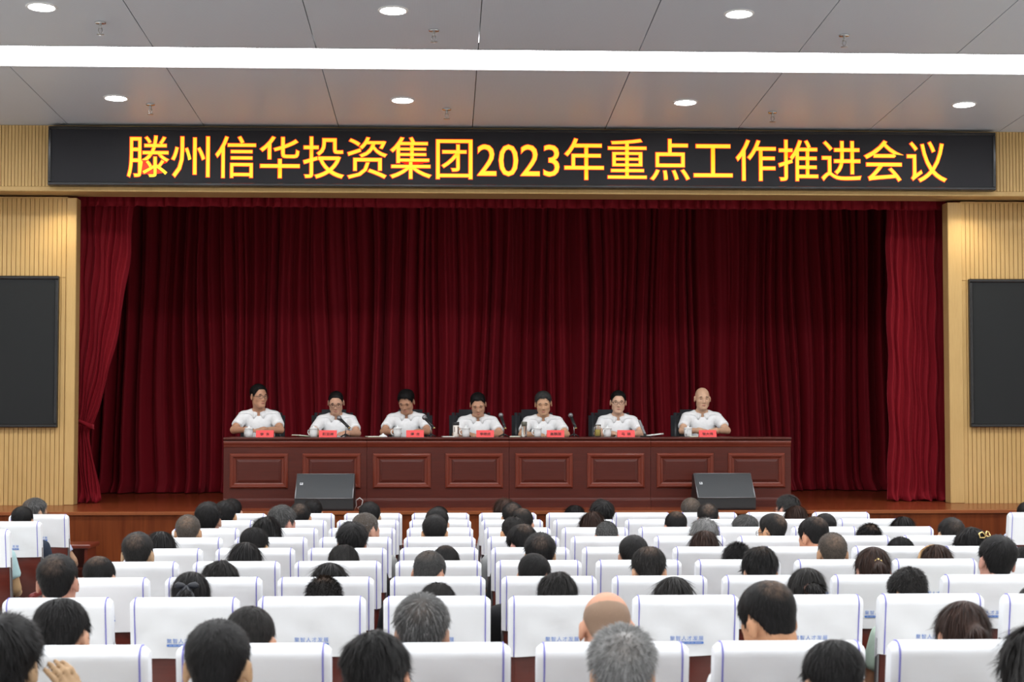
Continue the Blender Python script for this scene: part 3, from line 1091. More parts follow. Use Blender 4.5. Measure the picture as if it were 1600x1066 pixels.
def make_body(spec, fine, coarse, tag_):
    """meshes for one pose; fine sampling for head (and hands on stage)"""
    skin, shirt, collar, trousers, shoes = body_parts(spec)
    o = spec['o']
    hx = [(o[0] - .115, o[0] + .115, fine)]; hy = [(o[1] - .13, o[1] + .14, fine)]; hz = [(o[2] - .14, o[2] + .14, fine)]
    if not spec.get('finehands'):
        hx.append((-.22, .22, .011)); hy.append((.18, .36, .011)); hz.append((.15, .27, .011))
        if spec.get('palmn'): hx.append((.07, .25, .006)); hy.append((-.13, .03, .006)); hz.append((.60, .80, .006))
    if spec.get('finehands'):
        hx.append((-.34, .34, fine)); hz.append((.20, .60, fine)); hy.append((.05, .70, fine))
    xs = axis_pts(-.40, .40, hx, coarse); ys = axis_pts(-.34, .76, hy, coarse); zs = axis_pts(-.46, .90, hz, coarse)
    R = {}
    R['skin'] = vol_mesh('person_body_' + tag_, eval_field(skin, xs, ys, zs), xs, ys, zs, M_skin, 1)
    c2 = max(fine, coarse * .72) if spec.get('finehands') else coarse
    xs = axis_pts(-.40, .40, [], c2); ys = axis_pts(-.34, .60, [], c2); zs = axis_pts(.02, .75, [], c2)
    Fd = eval_field(shirt, xs, ys, zs)
    Fd = np.maximum(Fd, (.055 - zs)[None, None, :].astype(np.float32))
    R['shirt'] = vol_mesh('shirt_' + tag_, Fd, xs, ys, zs, M_shirt, 1)
    if spec.get('finehands'):
        sh = spec['shoulder']; nb = np.array((0, sh[1], sh[2] + .03))
        solid = [q for q in shirt if q['op'] == 1]
        rows = [[], [], [], []]
        for an in np.linspace(-168, 168, 43):
            a = math.radians(an); d = np.array((math.sin(a), -math.cos(a)))
            fr = np.clip((abs(an) - 50) / 118, 0, 1)                     # 0 at the nape, 1 at the throat
            zt_ = .062 - .052 * fr ** 1.3
            tip = math.exp(-((abs(an) - 146) / 13.0) ** 2)
            zb_ = .016 - .030 * fr - .050 * tip
            rs = np.linspace(.24, .03, 110)
            P = np.stack([d[0] * rs, nb[1] + d[1] * rs, np.full(110, nb[2] + zb_)], 1)
            f = point_field(solid, P)
            i = int(np.argmax(f < .006)); rb = max(rs[i], .070)
            for j, (rr, zz) in enumerate(((.058, zt_ - .012), (.064, zt_), (.071, zt_ - .006), (rb, zb_))):
                rows[j].append((d[0] * rr, nb[1] + d[1] * rr, nb[2] + zz))
        q = MB(); q.grid(rows); R['collar'] = q.mesh('collar_' + tag_, M_shirt)
    xs = axis_pts(-.30, .30, [], .02); ys = axis_pts(-.30, .60, [], .02); zs = axis_pts(-.42, .30, [], .02)
    R['trousers'] = vol_mesh('trousers_' + tag_, eval_field(trousers, xs, ys, zs), xs, ys, zs, M_trouser, 1)
    xs = axis_pts(-.24, .24, [], .016); ys = axis_pts(.30, .74, [], .016); zs = axis_pts(-.46, -.28, [], .016)
    R['shoes'] = vol_mesh('shoes_' + tag_, eval_field(shoes, xs, ys, zs), xs, ys, zs, M_black, 1)
    return R


# ------------------------------------------------------------------ hair
HEAD0 = head_prims(np.eye(3), np.zeros(3))
SCALP = [HEAD0[0], HEAD0[1], cap((0, -.022, -.05), (0, -.045, -.15), .056, .058, .035)]


def hairline(phi, lift):
    """lower edge of the hair by direction: 0 = brow, pi = nape"""
    pts = [(0, .082 + lift), (.5, .080 + lift), (.85, .055), (1.15, .020), (1.38, -.012), (1.5, .020), (1.75, .022), (1.95, -.02), (2.3, -.060), (PI, -.078)]
    return np.interp(phi, [p[0] for p in pts], [p[1] for p in pts])


def make_hair(name, T, top=0.0, lift=0.0, blades=2500, blen=.02, bwid=.0016, comb=.6, out=.5, jit=.35, lump=0.0, lumpf=40., grav=0.0, extra=(), crown=None,
              side=1.0, res=.0075, seed=1, nape=0.0, zlow=-.17):
    r = np.random.RandomState(seed)
    xs = axis_pts(-.17, .17, [], res); ys = axis_pts(-.22, .16, [], res); zs = axis_pts(zlow, .17, [], res)
    X, Y, Z = xs[:, None, None], ys[None, :, None], zs[None, None, :]
    d = eval_field(SCALP, xs, ys, zs)
    # true distance everywhere near the head
    phi = np.arctan2(np.abs(X), Y + .0)
    phi = np.broadcast_to(phi, d.shape)
    g = Z - (hairline(phi, lift) + nape * (phi > 1.7))
    if crown is not None:
        g = np.minimum(g, crown - Z)
    t = np.clip(g / .022, -1, 1)
    th = T * (1 + top * np.clip((Z - .02) / .08, 0, 1)) * (1 - (1 - side) * np.clip(1 - (Z - .0) / .07, 0, 1))
    lum = lump * (np.sin(lumpf * X + 1.3 * seed) * np.sin(lumpf * .8 * Y + seed) + .6 * np.sin(lumpf * 1.9 * X + 2) * np.sin(lumpf * 1.6 * Z + seed))
    Fd = d - np.where(t > 0, (th + lum) * t, .012 * t)
    for q in extra:
        dd = prim_d(q, X, Y, Z); k = q['k']
        if q['op'] == 1:
            h = np.maximum(k - np.abs(Fd - dd), 0) / k; Fd = np.minimum(Fd, dd) - h * h * k * .25
        else:
            h = np.maximum(k - np.abs(Fd + dd), 0) / k; Fd = np.maximum(Fd, -dd) + h * h * k * .25
    Fd = Fd.astype(np.float32)
    # keep only the hair: cut the volume away under the skin
    Fd = np.maximum(Fd, -(d + .014).astype(np.float32))
    Fd = np.maximum(Fd, np.where(t > -.6, -1, .02).astype(np.float32)) if not len(extra) else Fd
    if len(extra):
        inx = np.minimum.reduce([prim_d(q, X, Y, Z) for q in extra if q['op'] == 1] + [np.full(d.shape, .3)])
        Fd = np.maximum(Fd, np.where((t > -.6) | (inx < .02), -1, .02).astype(np.float32))
    V, Q = snets(Fd, xs, ys, zs)
    acc = np.zeros_like(V); n = np.zeros(len(V))
    for a, b in ((0, 1), (1, 2), (2, 3), (3, 0)):
        np.add.at(acc, Q[:, a], V[Q[:, b]]); np.add.at(n, Q[:, a], 1)
        np.add.at(acc, Q[:, b], V[Q[:, a]]); np.add.at(n, Q[:, b], 1)
    V = V * .5 + .5 * acc / np.maximum(n, 1)[:, None]
    # strands
    fn = np.cross(V[Q[:, 2]] - V[Q[:, 0]], V[Q[:, 3]] - V[Q[:, 1]])
    ar = np.linalg.norm(fn, axis=1); fn = fn / np.maximum(ar, 1e-9)[:, None]
    fc = V[Q].mean(1)
    outer = point_field(SCALP, fc) > .001
    w = ar * outer; w /= w.sum()
    pick = r.choice(len(Q), blades, p=w)
    uv = r.rand(blades, 2)
    q = Q[pick]
    p = (V[q[:, 0]] * ((1 - uv[:, 0]) * (1 - uv[:, 1]))[:, None] + V[q[:, 1]] * (uv[:, 0] * (1 - uv[:, 1]))[:, None]
         + V[q[:, 2]] * (uv[:, 0] * uv[:, 1])[:, None] + V[q[:, 3]] * ((1 - uv[:, 0]) * uv[:, 1])[:, None])
    nn = fn[pick]
    c = np.array((0.006, -.075, .135))
    fl = p - c; fl = fl - nn * (fl * nn).sum(1)[:, None]; fl /= np.maximum(np.linalg.norm(fl, axis=1), 1e-6)[:, None]
    fl = fl + np.array((0, 0, -1.)) * grav; fl = fl - nn * (fl * nn).sum(1)[:, None]; fl /= np.maximum(np.linalg.norm(fl, axis=1), 1e-6)[:, None]
    jt = r.randn(blades, 3) * jit
    dr = fl * comb + nn * out + jt * .5
    dr /= np.linalg.norm(dr, axis=1)[:, None]
    sd = np.cross(dr, nn); sd /= np.maximum(np.linalg.norm(sd, axis=1), 1e-6)[:, None]
    L = blen * (.6 + .8 * r.rand(blades))
    p0 = p - nn * .002
    p1 = p0 + dr * (L * .55)[:, None]
    p2 = p0 + dr * L[:, None] + fl * (L * .25)[:, None] - np.array((0, 0, 1)) * (L * .12)[:, None]
    wv = sd * bwid
    BV = np.stack([p0 - wv, p0 + wv, p1 + wv * .8, p1 - wv * .8, p2], 1).reshape(-1, 3)
    base = len(V)
    k = np.arange(blades)[:, None] * 5 + base
    quads = np.concatenate([Q, k + np.array([0, 1, 2, 3])]).tolist()
    tris = (k + np.array([3, 2, 4])).tolist()
    me = bpy.data.meshes.new(name)
    me.from_pydata(np.concatenate([V, BV]).tolist(), [], quads + tris)
    me.polygons.foreach_set('use_smooth', [True] * len(me.polygons))
    rv = np.concatenate([np.full(len(V), .62), np.repeat(r.rand(blades), 5)]).astype(np.float32)
    at = me.attributes.new('rnd', 'FLOAT', 'POINT'); at.data.foreach_set('value', rv)
    me.materials.append(M_hair); me.update()
    return me


def tail(*pts):
    return list(pts)


HAIR = {
    'crew': make_hair('hair_crew', nape=.026, T=.0055, top=.3, blades=3600, blen=.008, bwid=.0011, comb=.5, out=.7, seed=2, res=.008, side=.5),
    'short': make_hair('hair_short', nape=.026, T=.010, top=.5, blades=3600, blen=.016, bwid=.0012, comb=1., out=.25, jit=.25, seed=3, side=.35, res=.008),
    'full': make_hair('hair_full', nape=.026, T=.014, top=.6, blades=3600, blen=.022, bwid=.0012, comb=1., out=.22, jit=.28, lump=.0015, seed=4, side=.4, res=.008),
    'thick': make_hair('hair_thick', .019, .6, blades=3800, blen=.028, bwid=.0013, comb=1., out=.22, jit=.36, lump=.003, lumpf=55, seed=5, side=.5, res=.008),
    'spiky': make_hair('hair_spiky', nape=.026, T=.011, top=.7, blades=3800, blen=.020, bwid=.0012, comb=.5, out=.8, jit=.25, seed=6, side=.4, res=.008),
    'flat': make_hair('hair_flat', nape=.026, T=.009, top=1.5, blades=3600, blen=.014, bwid=.0012, comb=.5, out=.7, seed=16, side=.4, res=.008),
    'stubble': make_hair('hair_stubble', nape=.026, T=.0020, top=0, blades=900, blen=.004, bwid=.0010, comb=.8, out=.35, crown=.062, seed=7, res=.008),
    'wavy': make_hair('hair_wavy', .018, .5, blades=3800, blen=.034, bwid=.0014, comb=1., out=.25, jit=.6, lump=.005, lumpf=70, seed=8, res=.008, side=.7),
    'dome': make_hair('hair_dome', .018, .3, blades=2400, blen=.065, bwid=.0022, comb=1., out=.05, jit=.08, grav=1.5, seed=9, res=.009, zlow=-.26,
                      extra=[ell((0, -.052, -.085), (.092, .060, .140), .04), cap((-.082, .0, .0), (-.080, .005, -.18), .022, .016, .03), cap((.082, .0, .0), (.080, .005, -.18), .022, .016, .03)]),
    'bob': make_hair('hair_bob', .020, .4, blades=2600, blen=.055, bwid=.0020, comb=.9, out=.10, jit=.28, grav=1.2, lump=.003, seed=10, res=.009,
                     extra=[ell((0, -.046, -.050), (.098, .068, .080), .04), cap((-.083, .0, .01), (-.082, .005, -.09), .020, .012, .03), cap((.083, .0, .01), (.082, .005, -.09), .020, .012, .03)]),
    'pony': make_hair('hair_ponytail', .013, .3, blades=2200, blen=.050, bwid=.0018, comb=1., out=.05, jit=.1, grav=.3, seed=11, res=.008, zlow=-.30,
                      extra=[cap((0, -.112, .005), (0, -.145, -.05), .024, .034, .02), cap((0, -.145, -.05), (0, -.130, -.21), .034, .014, .02)]),
    'bun': make_hair('hair_bun', .014, .3, blades=2200, blen=.045, bwid=.0018, comb=1., out=.06, jit=.14, seed=12, res=.008,
                     extra=[ell((0, -.132, -.030), (.046, .036, .040), .012), cap((-.026, -.152, -.022), (.026, -.152, -.036), .016, .016, .006)]),
    'updo': make_hair('hair_updo', .016, .5, blades=2400, blen=.045, bwid=.0018, comb=1., out=.12, jit=.25, lump=.003, seed=13, res=.008,
                      extra=[ell((0, -.122, .030), (.044, .032, .052), .02)]),
}


# ------------------------------------------------------------------ poses of the audience
def aud(M, o, arms=None, sw=.175):
    arms = arms or [(-1, (-.222, -.015, .27), (-.18, .20, .215), (-.10, .34, .20)), (1, (.222, -.015, .27), (.18, .20, .215), (.10, .34, .20))]
    return dict(M=M, o=np.array(o), shoulder=(sw, -.075, .515), chest=(-.055, .40), abdomen=(-.02, .24), arms=arms, collar=False)


POSE = {
    'up': aud(rot(.02), (0, -.060, .715)),
    'down': aud(rot(.55), (0, .000, .690)),
    'bow': aud(rot(.95), (0, .045, .655)),
    'left': aud(rot(.10, .70), (-.01, -.055, .715)),
    'right': aud(rot(.10, -.70), (.01, -.055, .715)),
    'rightarm': aud(rot(.10, -.70), (.01, -.055, .715), arms=[(-1, (-.222, -.015, .27), (-.18, .20, .215), (-.10, .34, .20)), (1, (.285, .0, .28), (.24, .22, .24), (.16, .35, .22))]),
    'leftdown': aud(rot(.45, .45, -.10), (-.02, -.02, .695)),
    'rightdown': aud(rot(.45, -.40, .14), (.025, -.02, .695)),
}
POSE['handup'] = aud(rot(.05, -.05), (0, -.060, .715),
                     arms=[(-1, (-.235, -.015, .27), (-.19, .20, .215), (-.11, .34, .20)), (1, (.28, .08, .40), (.190, -.02, .605), (.140, -.060, .752))])
POSE['handup']['palmn'] = (-.75, .65, 0)
POSE['handup']['thumb'] = (-.65, -.75, 0)
BODY = {k: make_body(v, .0085, .020, k) for k, v in POSE.items()}

SKIN = (.52, .28, .175)


def glasses_mesh():
    m = MB()
    for s in (-1, 1):
        c = Vector((s * .032, .099, .002))
        pts = [c + Vector((.026 * math.cos(a), -.004 * math.cos(a) * s, .018 * math.sin(a))) for a in [2 * PI * i / 16 for i in range(17)]]
        m.tube(pts, .0018, 5, False)
        m.tube([(s * .058, .094, .006), (s * .080, .05, .006), (s * .088, -.02, .010), (s * .086, -.035, -.006)], .0020, 5)
    m.tube([(-.007, .101, .004), (0, .104, .006), (.007, .101, .004)], .0016, 5)
    return m.mesh('glasses', M_dark)


GLASS = glasses_mesh()


def add_person(pose_name, meshes, spec, loc, scale, label, group, hair, haircol, shirt, rz=0., grey=0., thin=0., glasses=False, skin=SKIN, trousers=(.02, .02, .025),
               hs=1.0):
    p = link('person', meshes['skin'])
    p.location = loc; p.scale = (scale,) * 3; p.rotation_euler = (0, 0, rz)
    p.color = (*skin, 1)
    tag(p, label, 'person', group)
    MH = Matrix([[*spec['M'][i], spec['o'][i]] for i in range(3)] + [[0, 0, 0, 1]])
    hobj = None
    if hair:
        h = link('hair', HAIR[hair], p); h.matrix_local = MH @ Matrix.Scale(hs, 4)
        h.color = (*haircol, 1); h['grey'] = float(grey); h['thin'] = float(thin)
        hobj = h
    s = link('shirt', meshes['shirt'], p); s.color = (*shirt, 1)
    if 'collar' in meshes:
        c = link('collar', meshes['collar'], s); c.color = (*shirt, 1)
        c.modifiers.new('thick', 'SOLIDIFY').thickness = .004
    t = link('trousers', meshes['trousers'], p); t.color = (*trousers, 1)
    link('shoes', meshes['shoes'], p)
    if glasses:
        g = link('glasses', GLASS, p); g.matrix_local = MH
    return p, MH, hobj

# ------------------------------------------------------------------ auditorium chairs
TILT = math.radians(10)
CH = 1.12                                   # height of the covered back


def bk(y, z):
    """back-rest coordinates (y from rear face, z below the top) to chair coordinates"""
    return (y * math.cos(TILT) - z * math.sin(TILT), CH + z * math.cos(TILT) + y * math.sin(TILT) * .3)


def cover_profile(e=0.0, drop=.268, fdrop=.30):
    P = []
    for z in np.linspace(-drop, -.045, 8): P.append((-.004 - e, z))
    for a in np.linspace(PI, PI / 2, 7)[1:]: P.append((.041 + (.045 + e) * math.cos(a), -.045 + (.045 + e) * math.sin(a)))
    for a in np.linspace(PI / 2, 0, 5)[1:]: P.append((.052 + (.045 + e) * math.cos(a), -.045 + (.045 + e) * math.sin(a)))
    for z in np.linspace(-.045, -fdrop, 6)[1:]: P.append((.097 + e, z))
    return P


def cover_mesh(seed):
    r = random.Random(seed)
    W = .235
    xs = [-W, -W + .004, -W + .014, -W + .03] + list(np.linspace(-W + .06, W - .06, 11)) + [W - .03, W - .014, W - .004, W]
    ph = [r.uniform(0, 6.28) for _ in range(6)]
    am = r.uniform(.5, 1.3)
    rows = []
    for x in xs:
        d = W - abs(x)
        ins = .020 * (1 - min(1, d / .03)) ** 2
        row = []
        for (y, z) in cover_profile(-ins):
            wv = am * .0030 * (math.sin(26 * x + 34 * z + ph[0]) + .7 * math.sin(-31 * x + 22 * z + ph[1]))
            k = max(0, min(1, (-z - .03) / .1))
            kx = min(1, d / .05)
            hem = -.004 * math.sin(9 * x + ph[2]) * max(0, (-z - .2) / .07) * am
            yy = y + (wv * k * kx if y < .04 else 0)
            a, b = bk(yy, z + hem)
            row.append((x, a, b))
        rows.append(row)
    m = MB()
    m.grid(rows)
    n = len(rows[0])
    m.add(rows[0], [tuple(range(n))]); m.add(rows[-1], [tuple(range(n))[::-1]])
    return m.mesh('chair_cover', M_white)


COVERS = [cover_mesh(s) for s in (1, 2, 3, 4)]


def tilt_box(m, x0, x1, y0, y1, z0, z1, bev):
    q = MB().box(x0, x1, y0, y1, z0, z1, bev)
    m.add([(v[0], *bk(v[1], v[2])) for v in q.v], q.f, bev > .012)
    return m


BACK_ME = tilt_box(MB(), -.222, .222, .012, .075, -.70, -.025, .016).mesh('back_shell', M_chairwood)
CUSH_ME = tilt_box(MB(), -.205, .205, .072, .125, -.66, -.31, .022).mesh('back_cushion', M_seatred)
SEAT_ME = MB().box(-.225, .225, .17, .64, .36, .43, .028).mesh('seat', M_seatred)
ARM_ME = MB().box(-.022, .022, .12, .50, .625, .665, .012).mesh('armrest', M_arm)
LEG_ME = MB().box(-.014, .014, .20, .42, .03, .63, .006).box(-.022, .022, .12, .50, 0, .03, .006).mesh('side_frame', M_grey)
POST_ME = tilt_box(MB(), -.006, .006, .03, .07, -.69, -.20, .003).mesh('back_post', M_grey)
PIPE_ME = MB().tube([(0, *bk(y, z)) for (y, z) in cover_profile(-.0012)], .0030, 6).mesh('piping', M_piping)
LET_ME = text_mesh('print_lettering', '聚智人才发展', M_print, .148, .0215, spacing=1.22)
ROM_ME = text_mesh('print_roman_letters', 'JU  ZHI  REN  CAI  FA  ZHAN', M_printwhite, .128, .0062)


def bar_mesh():
    pts = []
    for a in np.linspace(PI / 2, 3 * PI / 2, 7): pts.append((-.070 + .0055 * math.cos(a), .0055 * math.sin(a)))
    for a in np.linspace(-PI / 2, PI / 2, 7): pts.append((.070 + .0055 * math.cos(a), .0055 * math.sin(a)))
    m = MB(); m.add([(p[0], 0, p[1]) for p in pts], [tuple(range(len(pts)))[::-1]])
    return m.mesh('print_bar', M_print)


BAR_ME = bar_mesh()


def place_print(o, z, e):
    a, b = bk(-.004 - e, z)
    o.location = (0, a, b)
    o.rotation_euler = (TILT, 0, 0)


def chair(x, y, z, label, group, n, arm_out=0.0):
    c = thing('auditorium_chair', (x, y, z), label, 'chair', group)
    link('back_shell', BACK_ME, c); link('back_cushion', CUSH_ME, c); link('seat', SEAT_ME, c)
    for s in (-1, 1):
        ox = .248 + (arm_out if s * arm_out > 0 else 0) if arm_out >= 0 else .248 + (-arm_out if s < 0 else 0)
        link('armrest', ARM_ME, c, (s * ox, 0, 0)); link('side_frame', LEG_ME, c, (s * ox, 0, 0))
        link('back_post', POST_ME, c, (s * .229, 0, 0))
    cv = link('chair_cover', COVERS[n % 4], c)
    cv['label'] = 'white cloth cover with blue piping'
    for s in (-1, 1): link('piping', PIPE_ME, cv, (s * .212, 0, 0))
    o = link('print_lettering', LET_ME, cv); place_print(o, -.187, .0048); o['label'] = 'small blue Chinese lettering'
    o = link('print_bar', BAR_ME, cv); place_print(o, -.2075, .0044); o['label'] = 'small blue bar with white letters'
    o = link('print_roman_letters', ROM_ME, cv); place_print(o, -.2075, .0054)
    return c


ROWY = [13.62, 12.72, 11.82, 10.93, 10.03, 9.13, 8.23, 7.33, 5.11, 4.25]
STEP = [0.0] * 8 + [.095, .095]
ORD = ['first', 'second', 'third', 'fourth', 'fifth', 'sixth', 'seventh', 'eighth', 'ninth', 'tenth']
PITCH = .55
X0 = -.032
kmax = [6, 6, 6, 6, 6, 6, 5, 5, 3, 3]
kmin = [-3, -3, -3, -3, -3, -3, -3, -3, -2, -2]
# low step the rear rows stand on
o = MB().box(-2.6, 5.4, YB + .3, 6.05, 0, .095, .005).build('floor_step', M_floor); tag(o, kind='structure', label='low step under the rear seat rows')
nn = 0
for r in range(10):
    for k in range(kmin[r], kmax[r] + 1):
        nn += 1
        chair(X0 + PITCH * k + random.uniform(-.001, .001), ROWY[r] + random.uniform(-.012, .012), STEP[r],
              'white-covered auditorium chair, %s row from the stage, %s seat from the tied-curtain side' % (ORD[r], ORD[k + 3]),
              'auditorium chairs in the middle block', nn * 7 // 3, .05 if k == 6 else (-.05 if k == -3 else 0))
for r in range(3):
    chair(X0 - PITCH * 6 + .065, ROWY[r] - .06, 0, 'white-covered aisle chair of the side block by the tied curtain, %s row' % ORD[r], 'auditorium chairs in the tied-curtain side block', r, .12)
chair(X0 + PITCH * 9 - .05, ROWY[0] - .1, 0, 'white-covered aisle chair of the side block by the loose curtain, first row', 'auditorium chairs in the loose-curtain side block', 2, -.05)


# desks in front of the first row
def front_desk(x0, x1, label):
    t = thing('front_row_desk', ((x0 + x1) / 2, 14.80, 0), label, 'desk', 'desks before the first row')
    h = (x1 - x0) / 2
    MB().box(-h, h, -.20, .20, .765, .80, .008).build('desktop', M_deskred, t)
    m = MB().box(-h + .03, h - .03, .14, .17, .02, .765)
    m.build('modesty_panel', M_deskred, t)
    for s in (-1, 1):
        MB().box(s * (h - .045) - .015, s * (h - .045) + .015, -.17, .14, 0, .765, .004).build('end_panel', M_deskred, t)
    MB().box(-h + .06, h - .06, -.15, .14, .58, .60).build('shelf', M_desk, t)
    return t


xr_ = px(149, 850, 14.80).x
front_desk(xr_ - 2.2, xr_, 'dark wooden front-row desk by the tied curtain, open shelf underneath')
for i in range(4):
    a = X0 - PITCH * 3.45 + i * 1.43
    front_desk(a, a + 1.42, 'dark wooden desk before the first middle-block row, %s from the tied-curtain side' % ORD[i])
xr_ = X0 + PITCH * 8.5
front_desk(xr_, xr_ + 2.2, 'dark wooden front-row desk by the loose curtain')

# ------------------------------------------------------------------ audience
BLK = (.013, .012, .012); SOFT = (.022, .020, .019); BRN = (.040, .020, .014); GRY = (.055, .054, .053); SIL = (.17, .17, .168); TAU = (.085, .068, .055)
WH = (.78, .79, .80); DK = (.018, .018, .020); NV = (.03, .04, .06); GN = (.48, .60, .50); BL = (.50, .56, .74); TEAL = (.42, .60, .62); GRC = (.30, .31, .31); CRM = (.72, .70, .63)
# row, seat column, px centre of the head, px top of the hair, pose, hair, colour, shirt, options
A = [
    (1, -3, 364, 779, 'up', 'short', BLK, DK, {}), (1, -2, 488, 780, 'up', 'short', BLK, DK, {}),
    (1, 0, 686, 791, 'down', 'short', BLK, DK, {}), (1, 1, 789, 779, 'up', 'dome', BRN, WH, {}), (1, 2, 898, 790, 'down', 'dome', BLK, DK, {}),
    (1, 4, 1082, 778, 'up', 'short', TAU, WH, dict(grey=.25, thin=.5)), (1, 5, 1226, 773, 'left', 'spiky', GRY, DK, dict(glasses=1)),
    (2, -3, 352, 782, 'up', 'short', BLK, DK, {}), (2, -2, 469, 785, 'up', 'short', BLK, WH, dict(thin=.7)), (2, -1, 578, 784, 'up', 'short', BLK, GRC, dict(glasses=1)),
    (2, 1, 801, 785, 'up', 'short', BLK, WH, dict(thin=.6)), (2, 2, 936, 781, 'up', 'thick', BLK, DK, {}), (2, 4, 1108, 786, 'up', 'short', SOFT, DK, dict(thin=.9)),
    (2, 5, 1244, 791, 'down', 'dome', BRN, WH, {}),
    (3, -3, 326, 784, 'up', 'full', BLK, DK, {}), (3, -2, 442, 789, 'right', 'full', GRY, WH, dict(grey=.3)), (3, 0, 683, 793, 'up', 'short', BLK, DK, {}),
    (3, 1, 815, 794, 'down', 'short', SOFT, DK, dict(thin=.8)), (3, 2, 926, 800, 'down', 'bob', BRN, DK, {}), (3, 3, 1055, 799, 'down', 'short', BLK, DK, dict(thin=1.)),
    (3, 4, 1163, 804, 'left', 'full', GRY, WH, dict(grey=.35, glasses=1)), (3, 5, 1288, 802, 'up', 'short', BLK, DK, {}), (3, 6, 1409, 808, 'down', 'dome', BLK, DK, {}),
    (4, -3, 294, 804, 'up', 'crew', TAU, WH, dict(thin=1., grey=.2)), (4, -2, 417, 808, 'down', 'bob', BLK, DK, {}), (4, -1, 571, 801, 'right', 'crew', TAU, GRC, dict(grey=.4)),
    (4, 0, 679, 804, 'up', 'short', BLK, DK, {}), (4, 1, 803, 806, 'down', 'crew', SOFT, GRC, {}), (4, 2, 948, 814, 'down', 'crew', GRY, WH, dict(grey=.5)),
    (4, 4, 1097, 810, 'down', 'wavy', SIL, WH, dict(grey=.7)), (4, 5, 1206, 802, 'left', 'short', SOFT, WH, dict(thin=1., glasses=1)), (4, 6, 1354, 818, 'down', 'spiky', BLK, DK, dict(thin=1.)),
    (4, 6.9, 1481, 809, 'up', 'full', SOFT, DK, dict(thin=.4)),
    (5, -3, 252, 831, 'down', 'dome', BLK, DK, {}), (5, -2, 397, 824, 'down', 'full', BLK, DK, {}), (5, -1, 550, 815, 'up', 'thick', BLK, DK, {}), (5, 1, 817, 819, 'leftdown', 'full', BLK, DK, dict(thin=.8)),
    (5, 4, 1101, 830, 'down', 'dome', BRN, DK, {}), (5, 5, 1269, 808, 'leftdown', 'short', BLK, WH, dict(thin=.8)), (5, 6, 1405, 840, 'bow', 'full', BLK, DK, {}),
    (5, 6.9, 1519, 824, 'leftdown', 'updo', BLK, DK, dict(clip='claw')),
    (6, -3, 216, 831, 'up', 'short', SOFT, WH, dict(thin=.6)), (6, -2, 383, 848, 'down', 'dome', BLK, DK, {}), (6, -1, 536, 851, 'bow', 'full', SOFT, DK, {}), (6, 0, 696, 853, 'bow', 'short', BLK, DK, dict(thin=.5)),
    (6, 1, 844, 832, 'up', 'full', BLK, DK, dict(thin=.5)), (6, 2, 990, 836, 'up', 'short', BLK, DK, {}), (6, 3, 1150, 847, 'rightdown', 'spiky', BLK, DK, {}),
    (6, 4, 1300, 832, 'up', 'crew', TAU, DK, dict(thin=.8)), (6, 5, 1461, 852, 'down', 'dome', BRN, DK, dict(band=1)), (6, 6, 1600, 854, 'down', 'full', BLK, DK, {}),
    (7, -3, 156, 869, 'down', 'short', BLK, DK, dict(thin=1.)), (7, -2, 344, 876, 'down', 'thick', SOFT, DK, {}), (7, -1, 515, 880, 'down', 'dome', BLK, DK, {}), (7, 0, 670, 860, 'rightdown', 'crew', GRY, DK, dict(thin=.4, grey=.1)),
    (7, 1, 834, 865, 'rightdown', 'short', BLK, DK, {}), (7, 2, 1014, 854, 'down', 'full', SOFT, DK, dict(thin=.9)), (7, 3, 1188, 854, 'down', 'thick', BLK, DK, dict(thin=.5)),
    (7, 4, 1364, 855, 'down', 'pony', BRN, DK, dict(clip='small')), (7, 5, 1553, 836, 'up', 'full', BLK, GN, {}),
    (8, -3, 92, 865, 'up', 'short', BLK, WH, dict(thin=.5)), (8, -2, 298, 894, 'down', 'pony', BLK, DK, dict(bow=1)), (8, -1, 505, 900, 'bow', 'spiky', SOFT, DK, dict(thin=1.)), (8, 0, 683, 911, 'bow', 'full', SOFT, DK, {}),
    (8, 1, 871, 894, 'down', 'thick', SOFT, DK, {}), (8, 2, 1053, 902, 'down', 'dome', SOFT, DK, {}), (8, 3, 1260, 888, 'down', 'bun', SOFT, DK, dict(scrunch=1)), (8, 4, 1422, 886, 'leftdown', 'flat', SOFT, GN, {}),
    (8, 5, 1616, 914, 'down', 'crew', GRY, DK, dict(grey=.2)),
    (9, -2, 100, 935, 'down', 'full', BLK, DK, {}), (9, -1, 391, 947, 'down', 'short', SOFT, DK, {}), (9, 0, 660, 926, 'up', 'full', GRY, DK, dict(grey=.42, thin=.3)), (9, 1, 948, 937, 'down', 'stubble', (.30, .20, .14), DK, {}),
    (9, 2, 1202, 907, 'leftdown', 'short', BLK, WH, dict(thin=.9)), (9, 3, 1502, 940, 'down', 'pony', BRN, DK, {}),
    (10, -2, 6, 956, 'handup', 'thick', BLK, DK, {}), (10, -1, 342, 967, 'up', 'short', BLK, WH, {}), (10, 0, 597, 987, 'down', 'thick', BLK, DK, {}), (10, 1, 972, 975, 'up', 'spiky', SIL, DK, dict(grey=.65, thin=.4)),
    (10, 2, 1304, 1000, 'down', 'full', BLK, DK, {}), (10, 3, 1622, 975, 'down', 'bob', SOFT, DK, {}),
    # side blocks
    (1, -6, 58, 778, 'rightarm', 'full', GRY, BL, dict(grey=.45, thin=.7, glasses=1, blk='tied')), (2, -6, 35, 791, 'up', 'short', BLK, NV, dict(blk='tied')), (3, -6, -22, 800, 'up', 'short', BLK, TEAL, dict(blk='tied')),
    (1, 9, 1604, 784, 'up', 'short', SOFT, BL, dict(blk='loose')),
]
CLOTH = {WH: 'white', GN: 'light green', BL: 'light blue', TEAL: 'pale teal', NV: 'dark blue', GRC: 'grey'}
CLIP1 = MB()
